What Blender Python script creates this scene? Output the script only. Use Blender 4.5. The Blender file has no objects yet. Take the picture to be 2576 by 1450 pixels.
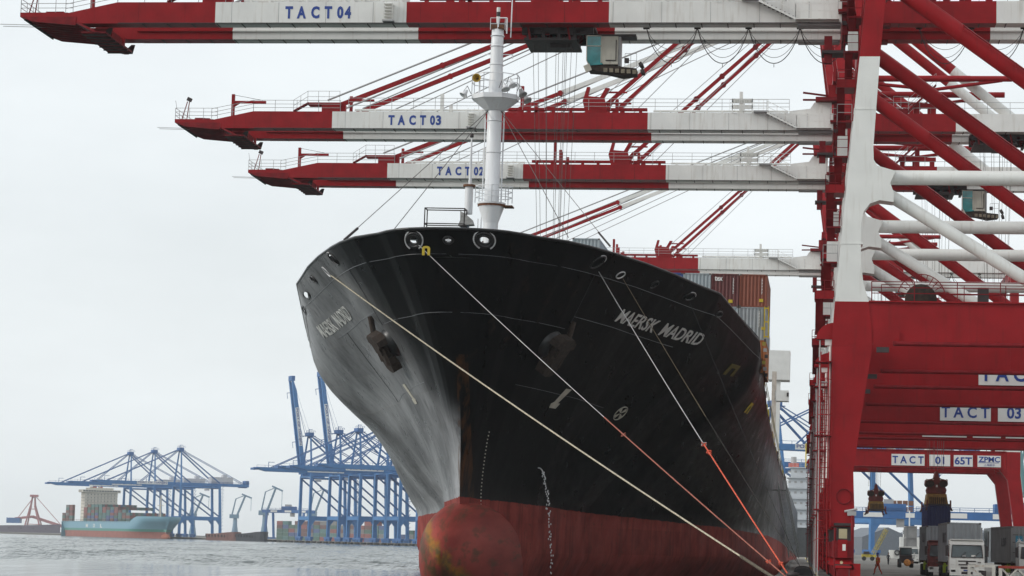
import bpy, math, random
from mathutils import Vector, Matrix
random.seed(7)
sc = bpy.context.scene
COL = sc.collection
PI = math.pi
# ------------------------------------------------------------------ camera
FPX, VPX, VPY, ROLL = 6200.0, 2011.5, 1383.0, 0.0245     # focal, vanishing point of the quay, roll (on a 2576 x 1450 picture)
CZ = 1.95                                                 # eye height above the quay
_Y = Vector((VPX-1288, -(VPY-725), -FPX)).normalized()
_h = Vector((math.cos(ROLL), -math.sin(ROLL), 0))
_Z = _h.cross(_Y).normalized()
if _Z.y < 0: _Z = -_Z
_X = _Y.cross(_Z)
W2C = Matrix(((_X.x, _Y.x, _Z.x), (_X.y, _Y.y, _Z.y), (_X.z, _Y.z, _Z.z)))
C2W = W2C.transposed()
cd = bpy.data.cameras.new('camera'); co = bpy.data.objects.new('camera', cd); COL.objects.link(co)
cd.sensor_width = 36; cd.sensor_fit = 'HORIZONTAL'; cd.lens = 36*FPX/2576
cd.clip_start = 1; cd.clip_end = 30000
co.matrix_world = Matrix.Translation((0, 0, CZ)) @ C2W.to_4x4()
sc.camera = co
def ray(px, py): return C2W @ Vector((px-1288, -(py-725), -FPX))
def at(px, py, y):
    d = ray(px, py); return d*(y/d.y)+Vector((0, 0, CZ))
# ------------------------------------------------------------------ sky, sun, exposure
w = bpy.data.worlds.new("World"); sc.world = w; w.use_nodes = True
nt = w.node_tree; N = nt.nodes; L = nt.links
for n in list(N): N.remove(n)
SUN_DIR = Vector((-0.86, -0.28, 0.42)).normalized()
sky = N.new('ShaderNodeTexSky'); sky.sky_type = 'NISHITA'; sky.sun_disc = False
sky.sun_elevation = math.asin(SUN_DIR.z); sky.sun_rotation = math.atan2(SUN_DIR.x, SUN_DIR.y)
sky.air_density = 1.0; sky.dust_density = 4.0
tc = N.new('ShaderNodeTexCoord'); mp = N.new('ShaderNodeMapping'); mp.inputs['Scale'].default_value = (2.2, 2.2, 7)
nz = N.new('ShaderNodeTexNoise'); nz.inputs['Scale'].default_value = 1.5; nz.inputs['Detail'].default_value = 6; nz.inputs['Roughness'].default_value = .55
rp = N.new('ShaderNodeValToRGB'); rp.color_ramp.elements[0].position = .3; rp.color_ramp.elements[1].position = .72
rp.color_ramp.elements[0].color = (.76, .76, .76, 1); rp.color_ramp.elements[1].color = (.97, .97, .97, 1)
cl = N.new('ShaderNodeRGB'); cl.outputs[0].default_value = (9.7, 10.25, 10.5, 1)
mx = N.new('ShaderNodeMix'); mx.data_type = 'RGBA'
bg = N.new('ShaderNodeBackground'); bg.inputs['Strength'].default_value = .1; ow = N.new('ShaderNodeOutputWorld')
L.new(tc.outputs['Generated'], mp.inputs['Vector']); L.new(mp.outputs[0], nz.inputs['Vector']); L.new(nz.outputs['Fac'], rp.inputs[0])
L.new(rp.outputs[0], mx.inputs[0]); L.new(sky.outputs[0], mx.inputs[6]); L.new(cl.outputs[0], mx.inputs[7]); L.new(mx.outputs[2], bg.inputs['Color']); L.new(bg.outputs[0], ow.inputs[0])
sl = bpy.data.lights.new('sun', 'SUN'); sl.energy = 1.5; sl.angle = math.radians(14); sl.color = (1, .97, .93)
so = bpy.data.objects.new('sun', sl); COL.objects.link(so); so.rotation_euler = SUN_DIR.to_track_quat('Z', 'Y').to_euler(); so.location = (-60, 0, 90)
sc.view_settings.view_transform = 'Standard'; sc.view_settings.look = 'None'; sc.view_settings.gamma = 1; sc.view_settings.exposure = 0
sc.view_settings.use_curve_mapping = False
sc.cycles.max_bounces = 6; sc.cycles.volume_bounces = 1

# ------------------------------------------------------------------ helpers
MATS = {}
def mat(name, col, rough=.5, metal=0., var=.12, scale=1.2, spec=.5, bump=0., bscale=20., streak=0., streakcol=None):
    if name in MATS: return MATS[name]
    m = bpy.data.materials.new(name); m.use_nodes = True
    t = m.node_tree; b = t.nodes['Principled BSDF']
    b.inputs['Roughness'].default_value = rough; b.inputs['Metallic'].default_value = metal
    b.inputs['Specular IOR Level'].default_value = spec
    tcn = t.nodes.new('ShaderNodeTexCoord')
    no = t.nodes.new('ShaderNodeTexNoise'); no.inputs['Scale'].default_value = scale; no.inputs['Detail'].default_value = 5
    t.links.new(tcn.outputs['Object'], no.inputs['Vector'])
    r = t.nodes.new('ShaderNodeValToRGB')
    r.color_ramp.elements[0].position = .3; r.color_ramp.elements[1].position = .7
    r.color_ramp.elements[0].color = tuple(c*(1-var) for c in col)+(1,)
    r.color_ramp.elements[1].color = tuple(min(1, c*(1+var)) for c in col)+(1,)
    t.links.new(no.outputs['Fac'], r.inputs[0])
    out = r.outputs[0]
    if streak > 0:
        mpn = t.nodes.new('ShaderNodeMapping'); mpn.inputs['Scale'].default_value = (2.2, 2.2, .22)
        t.links.new(tcn.outputs['Object'], mpn.inputs['Vector'])
        n2 = t.nodes.new('ShaderNodeTexNoise'); n2.inputs['Scale'].default_value = 1.6; n2.inputs['Detail'].default_value = 6
        t.links.new(mpn.outputs[0], n2.inputs['Vector'])
        r2 = t.nodes.new('ShaderNodeValToRGB'); r2.color_ramp.elements[0].position = .55; r2.color_ramp.elements[1].position = .78
        r2.color_ramp.elements[0].color = (0, 0, 0, 1); r2.color_ramp.elements[1].color = (streak,)*3+(1,)
        t.links.new(n2.outputs['Fac'], r2.inputs[0])
        mxn = t.nodes.new('ShaderNodeMix'); mxn.data_type = 'RGBA'
        t.links.new(r2.outputs[0], mxn.inputs[0]); t.links.new(out, mxn.inputs[6])
        mxn.inputs[7].default_value = tuple(streakcol or (.1, .06, .04))+(1,)
        out = mxn.outputs[2]
    t.links.new(out, b.inputs['Base Color'])
    if bump > 0:
        n3 = t.nodes.new('ShaderNodeTexNoise'); n3.inputs['Scale'].default_value = bscale; n3.inputs['Detail'].default_value = 4
        t.links.new(tcn.outputs['Object'], n3.inputs['Vector'])
        bp = t.nodes.new('ShaderNodeBump'); bp.inputs['Strength'].default_value = bump; bp.inputs['Distance'].default_value = .05
        t.links.new(n3.outputs['Fac'], bp.inputs['Height']); t.links.new(bp.outputs[0], b.inputs['Normal'])
    MATS[name] = m
    return m
RED = mat('crane_red', (.275, .0095, .0135), .45, spec=.15, var=.16, scale=.7, streak=.6, streakcol=(.15, .012, .012))
REDD = mat('crane_red_old', (.18, .009, .013), .6, spec=.15, var=.25, scale=1.5, streak=.5, streakcol=(.08, .02, .02))
WHITE = mat('crane_white', (.74, .74, .71), .42, var=.06, scale=.6, streak=.42, streakcol=(.42, .37, .3))
SIGNW = mat('sign_white', (.75, .75, .73), .4, var=.03)
BLUETX = mat('letter_blue', (.012, .05, .27), .4, var=.05)
DARK = mat('dark_steel', (.035, .025, .026), .6, var=.3, scale=3)
GREYST = mat('grey_steel', (.36, .36, .36), .45, var=.1)
BLACKR = mat('black_rubber', (.022, .022, .024), .75, var=.3, scale=4, bump=.3)
RUST = mat('rust', (.16, .065, .03), .85, var=.45, scale=5, bump=.4)
RUSTD = mat('rust_dark', (.032, .020, .014), .85, var=.5, scale=4, bump=.5)
YEL = mat('yellow_paint', (.55, .40, .02), .5, var=.2, scale=4)
ORA = mat('orange_rope', (.62, .10, .05), .8, var=.3, scale=8)
CREAM = mat('cream_rope', (.50, .45, .34), .9, var=.35, scale=9)
WIRE = mat('wire', (.10, .09, .085), .6, var=.2)
GLASS = mat('tinted_glass', (.02, .20, .21), .08, var=.4, scale=1.3, spec=.8)
GLASSD = mat('dark_glass', (.03, .05, .055), .06, var=.3, scale=1.5, spec=.9)
BLUE = mat('far_blue', (.040, .18, .43), .5, var=.12, scale=.3)
BLUED = mat('far_blue_dark', (.025, .12, .33), .5, var=.12, scale=.3)
TEAL = mat('far_teal', (.10, .26, .27), .6, var=.1)

class MB:
    def __init__(s): s.v = []; s.f = []; s.m = []; s.sm = []; s.mats = []
    def mi(s, m):
        if m not in s.mats: s.mats.append(m)
        return s.mats.index(m)
    def add(s, vs, fs, m, smooth=False):
        o = len(s.v); k = s.mi(m); s.v += [tuple(v) for v in vs]
        for f in fs: s.f.append(tuple(i+o for i in f)); s.m.append(k); s.sm.append(smooth)
        return s
    def box(s, c, d, m, rz=0, ry=0):
        x, y, z = [a/2 for a in d]
        vs = [Vector((i*x, j*y, k*z)) for i in (-1, 1) for j in (-1, 1) for k in (-1, 1)]
        if rz or ry:
            R = Matrix.Rotation(rz, 3, 'Z') @ Matrix.Rotation(ry, 3, 'Y'); vs = [R @ v for v in vs]
        vs = [v+Vector(c) for v in vs]
        return s.add(vs, [(0, 1, 3, 2), (4, 6, 7, 5), (0, 4, 5, 1), (2, 3, 7, 6), (0, 2, 6, 4), (1, 5, 7, 3)], m)
    def bx(s, x0, x1, y0, y1, z0, z1, m): return s.box(((x0+x1)/2, (y0+y1)/2, (z0+z1)/2), (abs(x1-x0), abs(y1-y0), abs(z1-z0)), m)
    def beam(s, p, q, w, h, m, w2=None, h2=None):
        p, q = Vector(p), Vector(q); d = (q-p).normalized()
        up = Vector((0, 0, 1)) if abs(d.z) < .95 else Vector((0, 1, 0))
        a = d.cross(up).normalized(); b = a.cross(d).normalized()
        w2 = w2 or w; h2 = h2 or h
        vs = [p+a*i*w/2+b*j*h/2 for i, j in ((-1, -1), (1, -1), (1, 1), (-1, 1))]+[q+a*i*w2/2+b*j*h2/2 for i, j in ((-1, -1), (1, -1), (1, 1), (-1, 1))]
        return s.add(vs, [(3, 2, 1, 0), (4, 5, 6, 7), (0, 1, 5, 4), (1, 2, 6, 5), (2, 3, 7, 6), (3, 0, 4, 7)], m)
    def tube(s, p, q, r, m, n=8, r2=None):
        p, q = Vector(p), Vector(q); d = (q-p)
        if d.length < 1e-6: return s
        d.normalize(); a = d.orthogonal().normalized(); b = d.cross(a); r2 = r if r2 is None else r2
        vs = []
        for P, R in ((p, r), (q, r2)):
            for i in range(n):
                t = 2*PI*i/n; vs.append(P+a*(math.cos(t)*R)+b*(math.sin(t)*R))
        s.add(vs, [(i, (i+1) % n, n+(i+1) % n, n+i) for i in range(n)], m, n > 5)
        s.add(vs, [tuple(range(n-1, -1, -1)), tuple(range(n, 2*n))], m)
        return s
    def path(s, pts, r, m, n=6):
        for a, b in zip(pts[:-1], pts[1:]): s.tube(a, b, r, m, n)
        return s
    def prism(s, pts, f0, f1, m):
        # pts: 2D outline; f0, f1 map (u, v) to 3D for the two caps
        n = len(pts); vs = [f0(*p) for p in pts]+[f1(*p) for p in pts]
        return s.add(vs, [tuple(range(n)), tuple(range(2*n-1, n-1, -1))]+[(i, n+i, n+(i+1) % n, (i+1) % n) for i in range(n)], m)
    def prismy(s, pts, y0, y1, m): return s.prism(pts, lambda u, v: (u, y0, v), lambda u, v: (u, y1, v), m)
    def prismx(s, pts, x0, x1, m): return s.prism(pts, lambda u, v: (x0, u, v), lambda u, v: (x1, u, v), m)
    def lathe(s, prof, c, m, n=16, axis=None):
        R = Matrix.Identity(3)
        if axis is not None: R = Vector(axis).to_track_quat('Z', 'Y').to_matrix()
        vs = []
        for r, z in prof:
            for i in range(n):
                t = 2*PI*i/n; vs.append(Vector(c)+R @ Vector((r*math.cos(t), r*math.sin(t), z)))
        fs = [(k*n+i, k*n+(i+1) % n, (k+1)*n+(i+1) % n, (k+1)*n+i) for k in range(len(prof)-1) for i in range(n)]
        s.add(vs, fs, m, True)
        return s
    def torus(s, c, axis, R, r, m, n=20, k=8, sx=1., rot=None):
        Q = Vector(axis).to_track_quat('Z', 'Y').to_matrix() if rot is None else rot
        vs = []
        for i in range(n):
            t = 2*PI*i/n
            for j in range(k):
                u = 2*PI*j/k
                vs.append(Vector(c)+Q @ Vector(((R*sx+r*math.cos(u))*math.cos(t), (R+r*math.cos(u))*math.sin(t), r*math.sin(u))))
        return s.add(vs, [(i*k+j, ((i+1) % n)*k+j, ((i+1) % n)*k+(j+1) % k, i*k+(j+1) % k) for i in range(n) for j in range(k)], m, True)
    def rail(s, pts, m, h=1.1, step=2., r=.03, rows=(1., .5)):
        for a, b in zip(pts[:-1], pts[1:]):
            a, b = Vector(a), Vector(b); n = max(1, round((b-a).length/step))
            for i in range(n+1):
                p = a+(b-a)*i/n; s.tube(p, p+Vector((0, 0, h)), r, m, 4)
            for k in rows: s.tube(a+Vector((0, 0, h*k)), b+Vector((0, 0, h*k)), r, m, 4)
        return s
    def build(s, name, parent=None, loc=(0, 0, 0), label=None):
        me = bpy.data.meshes.new(name); me.from_pydata(s.v, [], s.f)
        for m in s.mats: me.materials.append(m)
        me.polygons.foreach_set('material_index', s.m); me.polygons.foreach_set('use_smooth', s.sm)
        me.validate(); me.update()
        o = bpy.data.objects.new(name, me); COL.objects.link(o); o.parent = parent; o.location = loc
        if label: o['label'] = label
        return o
def tag(o, label=None, cat=None, group=None, kind=None):
    if label: o['label'] = label
    if cat: o['category'] = cat
    if group: o['group'] = group
    if kind: o['kind'] = kind
    return o
def thing(name, label, cat, loc=(0, 0, 0), rz=0, group=None):
    o = bpy.data.objects.new(name, None); COL.objects.link(o); o.location = loc; o.rotation_euler = (0, 0, rz); o.empty_display_size = .5
    return tag(o, label, cat, group)
def copy_tree(o, parent=None):
    c = o.copy(); COL.objects.link(c)
    if parent is not None: c.parent = parent
    for ch in list(KIDS(o)): copy_tree(ch, c)
    return c
def KIDS(o): return [x for x in bpy.data.objects if x.parent is o]
_TX = {}
def text_geo(s, bold=.02):
    k = (s, bold)
    if k in _TX: return _TX[k]
    cu = bpy.data.curves.new('t', 'FONT'); cu.body = s; cu.size = 1; cu.offset = bold; cu.resolution_u = 3; cu.extrude = .5
    ob = bpy.data.objects.new('t', cu); COL.objects.link(ob)
    dg = bpy.context.evaluated_depsgraph_get(); dg.update()
    me = bpy.data.meshes.new_from_object(ob.evaluated_get(dg))
    vs = [v.co.copy() for v in me.vertices]; fs = [tuple(p.vertices) for p in me.polygons]
    bpy.data.objects.remove(ob); bpy.data.curves.remove(cu); bpy.data.meshes.remove(me)
    x0 = min(v.x for v in vs); x1 = max(v.x for v in vs); y0 = min(v.y for v in vs); y1 = max(v.y for v in vs)
    vs = [((v.x-x0)/(x1-x0), (v.y-y0)/(y1-y0), v.z+.5) for v in vs]
    _TX[k] = (vs, fs); return _TX[k]
def text(name, s, m, f, parent, bold=.02, mb=None):
    """f maps (u, v, w) in 0..1 to a point"""
    vs, fs = text_geo(s, bold)
    b = mb or MB(); b.add([f(*v) for v in vs], fs, m)
    return b if mb else b.build(name, parent)
def skin_mesh(name, nodes, edges, mats, matf, parent=None, loc=(0, 0, 0), lvl=2):
    me = bpy.data.meshes.new(name); me.from_pydata([n[0] for n in nodes], edges, [])
    o = bpy.data.objects.new(name, me); COL.objects.link(o)
    md = o.modifiers.new('s', 'SKIN'); md.use_smooth_shade = True
    for i, n in enumerate(nodes):
        r = n[1]; r = (r, r) if not isinstance(r, tuple) else r
        me.skin_vertices[0].data[i].radius = r; me.skin_vertices[0].data[i].use_root = (i == 0)
    sb = o.modifiers.new('b', 'SUBSURF'); sb.levels = lvl; sb.render_levels = lvl
    dg = bpy.context.evaluated_depsgraph_get(); dg.update()
    m2 = bpy.data.meshes.new_from_object(o.evaluated_get(dg))
    bpy.data.objects.remove(o); bpy.data.meshes.remove(me)
    m2.name = name
    for m in mats: m2.materials.append(m)
    for p in m2.polygons:
        p.material_index = matf(p.center); p.use_smooth = True
    o = bpy.data.objects.new(name, m2); COL.objects.link(o); o.parent = parent; o.location = loc
    return o
def interp(x, xs, ys):
    if x <= xs[0]: return ys[0]
    for i in range(1, len(xs)):
        if x <= xs[i]: return ys[i-1]+(ys[i]-ys[i-1])*(x-xs[i-1])/(xs[i]-xs[i-1])
    return ys[-1]

# ------------------------------------------------------------------ water, quays, land
WZ = -1.25
def sheet(name, pts, z, m):
    b = MB(); b.add([(x, y, z) for x, y in pts], [tuple(range(len(pts)))], m)
    return tag(b.build(name), kind='structure')
m = bpy.data.materials.new('harbour_water'); m.use_nodes = True; t = m.node_tree; b = t.nodes['Principled BSDF']
b.inputs['Base Color'].default_value = (.045, .065, .062, 1); b.inputs['Roughness'].default_value = .10; b.inputs['IOR'].default_value = 1.33
tcn = t.nodes.new('ShaderNodeTexCoord'); hs = []
def wn(sc3, det=3):
    mpn = t.nodes.new('ShaderNodeMapping'); mpn.inputs['Scale'].default_value = sc3; t.links.new(tcn.outputs['Object'], mpn.inputs['Vector'])
    no = t.nodes.new('ShaderNodeTexNoise'); no.inputs['Scale'].default_value = 1; no.inputs['Detail'].default_value = det; t.links.new(mpn.outputs[0], no.inputs['Vector']); return no.outputs['Fac']
def wm(op, a, c):
    mu = t.nodes.new('ShaderNodeMath'); mu.operation = op
    for i_, v in enumerate((a, c)):
        if isinstance(v, (int, float)): mu.inputs[i_].default_value = v
        else: t.links.new(v, mu.inputs[i_])
    return mu.outputs[0]
rip = wm('ADD', wm('MULTIPLY', wn((1.3, .050, 1), 4), .62), wm('MULTIPLY', wn((.28, .011, 1), 3), .38))      # wind ripples come in groups
rp2 = t.nodes.new('ShaderNodeMapRange'); rp2.inputs[1].default_value = .42; rp2.inputs[2].default_value = .60; t.links.new(rip, rp2.inputs[0])
hgt = wm('MULTIPLY', wm('ADD', wn((2.2, 2.6, 1), 3), wm('MULTIPLY', wn((.5, .7, 1), 2), 1.5)), wm('ADD', wm('MULTIPLY', rp2.outputs[0], .93), .07))
bp = t.nodes.new('ShaderNodeBump'); bp.inputs['Strength'].default_value = 1.0; bp.inputs['Distance'].default_value = .16
t.links.new(hgt, bp.inputs['Height']); t.links.new(bp.outputs[0], b.inputs['Normal'])
sheet('water', [(-3400, -150), (3400, -150), (3400, 6900), (-3400, 6900)], WZ, m)
import numpy as np
WATERM = m
rg_ = np.random.default_rng(3)
ys = np.cumsum(np.concatenate([[255.], np.geomspace(.55, 2.4, 720)])); us = np.linspace(-.335, -.125, 420)
Yg, Ug = np.meshgrid(ys, us, indexing='ij'); Xg = Ug*Yg; Hg = np.zeros_like(Xg)
for k in range(26):
    lam = 1.6*(7.0/1.6)**rg_.random(); th = rg_.normal(1.25, .55); kk = 2*np.pi/lam; ph = rg_.random()*6.28
    q = np.sin(kk*(Xg*np.cos(th)+Yg*np.sin(th))+ph); Hg += .0062*lam*(q+.35*(q*q-.5))*np.clip((lam*700)/Yg-.4, 0, 1)
grp = np.sin(Xg*.11+Yg*.031+2)*np.sin(Xg*.047-Yg*.017)+np.sin(Xg*.29+Yg*.05+1)*.6; Hg *= .85+.35*grp
fade = np.minimum(1, np.minimum((ys-ys[0])/20, (ys[-1]-ys)/200))[:, None]*np.minimum(1, np.minimum((us-us[0])/.01, (us[-1]-us)/.01))[None, :]
Zg = WZ-.05+fade*(.25+Hg)
me = bpy.data.meshes.new('water'); nr, nc = Xg.shape
co_ = np.stack([Xg, Yg, Zg], -1).reshape(-1, 3); ii = np.arange(nr*nc).reshape(nr, nc)
fq_ = np.stack([ii[:-1, :-1], ii[:-1, 1:], ii[1:, 1:], ii[1:, :-1]], -1).reshape(-1, 4)
me.vertices.add(len(co_)); me.vertices.foreach_set('co', co_.ravel().astype(np.float32))
me.loops.add(fq_.size); me.loops.foreach_set('vertex_index', fq_.ravel().astype(np.int32))
me.polygons.add(len(fq_)); me.polygons.foreach_set('loop_start', (np.arange(len(fq_))*4).astype(np.int32)); me.polygons.foreach_set('use_smooth', np.ones(len(fq_), bool))
me.update(calc_edges=True); me.materials.append(WATERM)
wo = bpy.data.objects.new('water', me); COL.objects.link(wo); tag(wo, kind='structure')
CONC = mat('quay_concrete', (.19, .175, .155), .85, var=.38, scale=.18, streak=.5, streakcol=(.06, .055, .05), bump=.3, bscale=3)
CONCD = mat('quay_wall_concrete', (.12, .115, .105), .9, var=.3, scale=.5, bump=.3, bscale=3)
def slab(name, pts, z0, z1, m, m2):
    bb = MB(); n = len(pts)
    bb.add([(x, y, z1) for x, y in pts], [tuple(range(n))], m)
    bb.add([(x, y, z0) for x, y in pts]+[(x, y, z1) for x, y in pts], [(i, (i+1) % n, n+(i+1) % n, n+i) for i in range(n)], m2)
    return tag(bb.build(name), kind='structure')
U = Vector((.515, -.857, 0)); V = Vector((.857, .515, 0)); Q0 = Vector((-425, 1687, 0))      # far quay: along U, inland V
def Q(t, s=0): return Q0+U*t+V*s
QX = -1.6
slab('quay', [(QX, -100), (700, -100), (700, -180+0), (900, 0), Q(1500)[:2], Q(822.6)[:2]][:2]+[Q(1640)[:2], Q(822.6)[:2]], -4, 0, CONC, CONCD)
slab('far_quay', [Q(-950)[:2], Q(1640)[:2], Q(1640, 1500)[:2], Q(-950, 2600)[:2]], -4, -.02, CONC, CONCD)
slab('far_shore', [(-2900, 3150), (-820, 3150), (-700, 4300), (-2900, 4300)], -4, .6, CONC, CONCD)
# quay fenders, kerb and rail
kb = MB(); kb.bx(QX, QX+.5, 60, 640, 0, .14, CONCD); tag(kb.build('quay_kerb'), kind='structure')
yl = MB(); yl.bx(1.28, 1.46, 60, 600, .004, .012, YEL); tag(yl.build('yellow_line'), kind='structure')
rl = MB()
for x in (2.34, 2.50, 31.0, 31.16): rl.bx(x, x+.07, 60, 620, .004, .06, DARK)
tag(rl.build('crane_rail'), kind='structure')
fl = []
for i in range(8):
    y = 186+i*3.4; bb = MB(); pr = []
    for k in range(13):
        a = PI*k/12; pr.append((-.62+.0-.70*math.cos(a)*1.0, .10+.46*math.sin(a)**.7))
    pr = [(-1.32, 0)]+pr+[(.08, 0)]
    bb.prismy([(x+.9, z) for x, z in pr], 0, 2.5, BLACKR)
    for yy in (.35, 1.2, 2.05): bb.prismy([(x*1.03+.92, z*1.05) for x, z in pr], yy, yy+.16, DARK)
    o = bb.build('rubber_fender', loc=(0, y, .002))
    nm = ['nearest', 'second', 'third', 'fourth', 'fifth', 'sixth', 'seventh', 'farthest'][i]
    tag(o, f'{nm} black rubber fender block lying in the row along the quay edge', 'fender', 'rubber fenders along the quay edge')

# ------------------------------------------------------------------ red quay cranes
def crane_parts(root):
    # frames: near y=-10.9, far y=10.9 (leg centre planes), depth 1.5
    for fy in (-10.9, 10.9):
        y0, y1 = fy-.75, fy+.75
        far = fy > 0
        lg = MB()
        lo = [(1.72, 3.3), (3.08, 3.3), (2.97, 6.4), (3.34, 9.2), (3.66, 11.4), (4.0, 13.76), (3.75, 16.1), (1.84, 16.1), (1.68, 13.8)]
        lg.prismy(lo, y0, y1, RED)
        def xl(z): return 1.84+.0885*(z-16.1)
        mid = [(xl(16.1), 16.1), (3.75, 16.1), (3.42, 17.2), (3.27, 18.6), (3.27, 20.6), (3.42, 21.3), (3.75, 21.75), (4.3, 21.95), (5.1, 21.85), (5.1, 22.4), (4.9, 22.95), (5.2, 23.65), (4.15, 23.95), (3.95, 24.3), (3.92, 25.0), (xl(30.3)+1.16, 30.3), (xl(30.3), 30.3)]
        lg.prismy([(u, v+.003) for u, v in mid], y0, y1, WHITE)
        lg.prismy([(xl(30.3), 30.306), (xl(30.3)+1.16, 30.306), (xl(41.6)+1.15, 41.6), (xl(41.6), 41.6)], y0, y1, RED)
        for z, mm in ((9.6, RED), (13.6, RED), (19.4, WHITE), (27.2, WHITE), (33.8, RED)):
            wl = xl(z) if z > 16 else 1.70
            lg.bx(wl-.025, wl+1.25, y0-.02, y1+.02, z, z+.09, mm)
        lg.build('leg', root)
        ls = MB()
        ls.prismy([(29.7, 3.3), (31.3, 3.3), (30.2, 12.9), (30.2, 16.1), (28.3, 16.1), (28.35, 13.0), (28.5, 12.0)], y0, y1, RED)
        ls.prismy([(28.4, 16.103), (30.2, 16.103), (30.0, 30.3), (28.7, 30.3)], y0, y1, WHITE)
        ls.prismy([(28.7, 30.306), (30.0, 30.306), (29.9, 41.6), (28.8, 41.6)], y0, y1, RED)
        ls.build('leg', root)
        pb = MB()
        pb.prismy([(4.002, 13.76), (28.3, 13.76), (28.3, 16.08), (3.755, 16.08)], y0+.05, y1-.05, RED)
        pb.prismy([(27.2, 13.757), (28.34, 13.757), (28.45, 12.2)], y0+.06, y1-.06, RED)
        pb.bx(3.76, 28.3, y0-.1, y1+.1, 16.082, 16.16, RED)
        for x in (8.6, 13.5, 18.4, 23.3): pb.bx(x, x+.07, y0+.03, y1-.03, 13.78, 16.06, RED)
        pb.build('portal_beam', root)
        pp = MB(); pp.tube((5.2, y0-.22, 13.70), (27.6, y0-.22, 13.70), .13, REDD, 8)
        for x in (5.2, 11, 17, 23, 27.5): pp.bx(x-.08, x+.08, y0-.2, y0+.05, 13.6, 13.86, REDD)
        pp.add([(4.0, y0-.06, 14.5), (5.5, y0-.06, 14.5), (5.5, y0-.06, 13.6), (4.0, y0-.06, 13.6)], [(0, 1, 2, 3)], RED)
        pp.bx(4.2, 4.9, y0-.25, y0, 13.2, 13.5, DARK)
        pp.build('pipe', root)
        tt = MB(); tt.tube((3.9, fy, 23.37), (28.8, fy, 23.37), .43, WHITE, 16); tt.build('tie_tube', root)
        lb = MB(); lb.tube((4.3, fy, 22.7), (15.3, fy, 15.9), .37, WHITE, 14); lb.tube((28.6, fy, 22.7), (17.2, fy, 15.9), .37, WHITE, 14); lb.build('lower_brace', root)
        ub = MB(); ub.tube((4.3, fy, 35.2), (28.6, fy, 17.2), .50, RED, 16)
        for k in range(7): ub.tube((9+k*1.5, fy-.55, 31.7-k*1.11+.15), (9+k*1.5, fy-.55, 31.7-k*1.11+.5), .05, RED, 4)
        ub.tube((9, fy-.62, 32.1), (18, fy-.62, 25.45), .05, REDD, 4)
        ub.build('upper_brace', root)
        rr = MB(); rr.rail([(3.9, y0-.02, 16.16), (28, y0-.02, 16.16)], REDD, step=2.3, r=.035, rows=(1., .7, .4)); rr.rail([(4.5, y1+.02, 16.16), (28, y1+.02, 16.16)], REDD, step=2.3, r=.03); rr.build('railing', root)
        # lower: sill, bogies, boxes
        for (xa, nm) in ((2.42, 'w'), (31.0, 'l')):
            bg_ = MB()
            bg_.bx(xa-.55, xa+.55, fy-3.6, fy+3.6, 1.55, 2.5, REDD)
            for q in (-2.6, 2.6):
                bg_.prismx([(fy+q-1.3, 1.0), (fy+q+1.3, 1.0), (fy+q+.5, 1.7), (fy+q-.5, 1.7)], xa-.45, xa+.45, RED)
                for p in (-.8, .8): bg_.tube((xa-.16, fy+q+p, .34), (xa+.16, fy+q+p, .34), .32, DARK, 14); bg_.bx(xa-.3, xa+.3, fy+q+p-.45, fy+q+p+.45, .35, 1.0, REDD)
            bg_.bx(xa-.5, xa+.6, fy-.7, fy+.7, 2.5, 3.298, DARK)
            bg_.build('bogie', root)
        if not far:
            pn = MB()
            pn.bx(2.15, 2.60, y0-2.95, y0-2.75, 2.62, 3.15, mat('beige_panel', (.42, .36, .22), .6, var=.1))
            pn.bx(2.1, 2.62, y0-2.97, y0-2.65, 1.55, 2.55, RED); pn.bx(2.35, 2.53, y0-3.0, y0-2.965, 1.95, 2.3, WHITE)
            pn.bx(1.95, 2.95, y0-3.0, y0-2.6, 1.05, 1.2, DARK); pn.bx(2.75, 3.35, y0-3.0, y0-2.6, .55, 1.25, RED)
            pn.lathe([(.0, 0), (.09, .02), (.09, .1)], (2.3, y0-3.1, 1.3), mat('lamp_lens', (.85, .75, .55), .2), 10, (0, -1, 0))
            pn.tube((2.9, y0-2.62, 1.0), (2.9, y0-2.4, 3.9), .09, REDD, 8); pn.tube((1.95, y0-2.6, .3), (1.95, y0-2.6, 3.2), .07, REDD, 6)
            pn.bx(1.9, 2.9, y0-.35, y0-.02, 3.35, 3.5, DARK)
            pn.bx(1.9, 3.0, y0-3.0, y0-.76, .92, 1.06, REDD); pn.build('drive_cabinet', root)
            hn = MB(); hn.torus((2.45, y0-.05, 5.0), (0, -1, 0), .42, .035, REDD, 20, 6); hn.box((2.9, y0-.18, 4.05), (.5, .3, .25), GREYST); hn.tube((2.5, y0-.2, 4.15), (3.2, y0-.35, 4.3), .07, GREYST, 8); hn.build('cable_hanger', root)
        # ladder with cage on the water side
        ld = MB()
        for s in (-.22, .22): ld.tube((1.3+s, y0-.1, .8), (1.3+s, y0-.1, 13.2), .035, RED, 5)
        for k in range(41): ld.tube((1.08, y0-.1, .9+k*.3), (1.52, y0-.1, .9+k*.3), .02, RED, 4)
        for k in range(11):
            z = 2.6+k*1.0; pts = [(1.3+.36*math.cos(a), y0-.1+.62*math.sin(a), z) for a in [PI+PI*i/8 for i in range(9)]]; ld.path(pts, .022, RED, 4)
        for z in (4.2, 8.4, 12.6): ld.bx(.75, 1.7, y0-.2, y1, z, z+.07, REDD)
        ld.build('ladder', root)
        hd = MB(); n = 8
        out = [(1.85, 13.95)]+[(1.85-1.05*math.sin(PI/2*k/n), 13.95+.95*math.cos(PI/2*k/n)) for k in range(n+1)]
        hd.prismy(out[0:1]+out[1:], fy-.5, fy+.5, RED); hd.bx(1.30, 1.78, fy-.4, fy+.4, 13.6, 13.94, WHITE)
        hd.build('pipe_hood', root)
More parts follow.
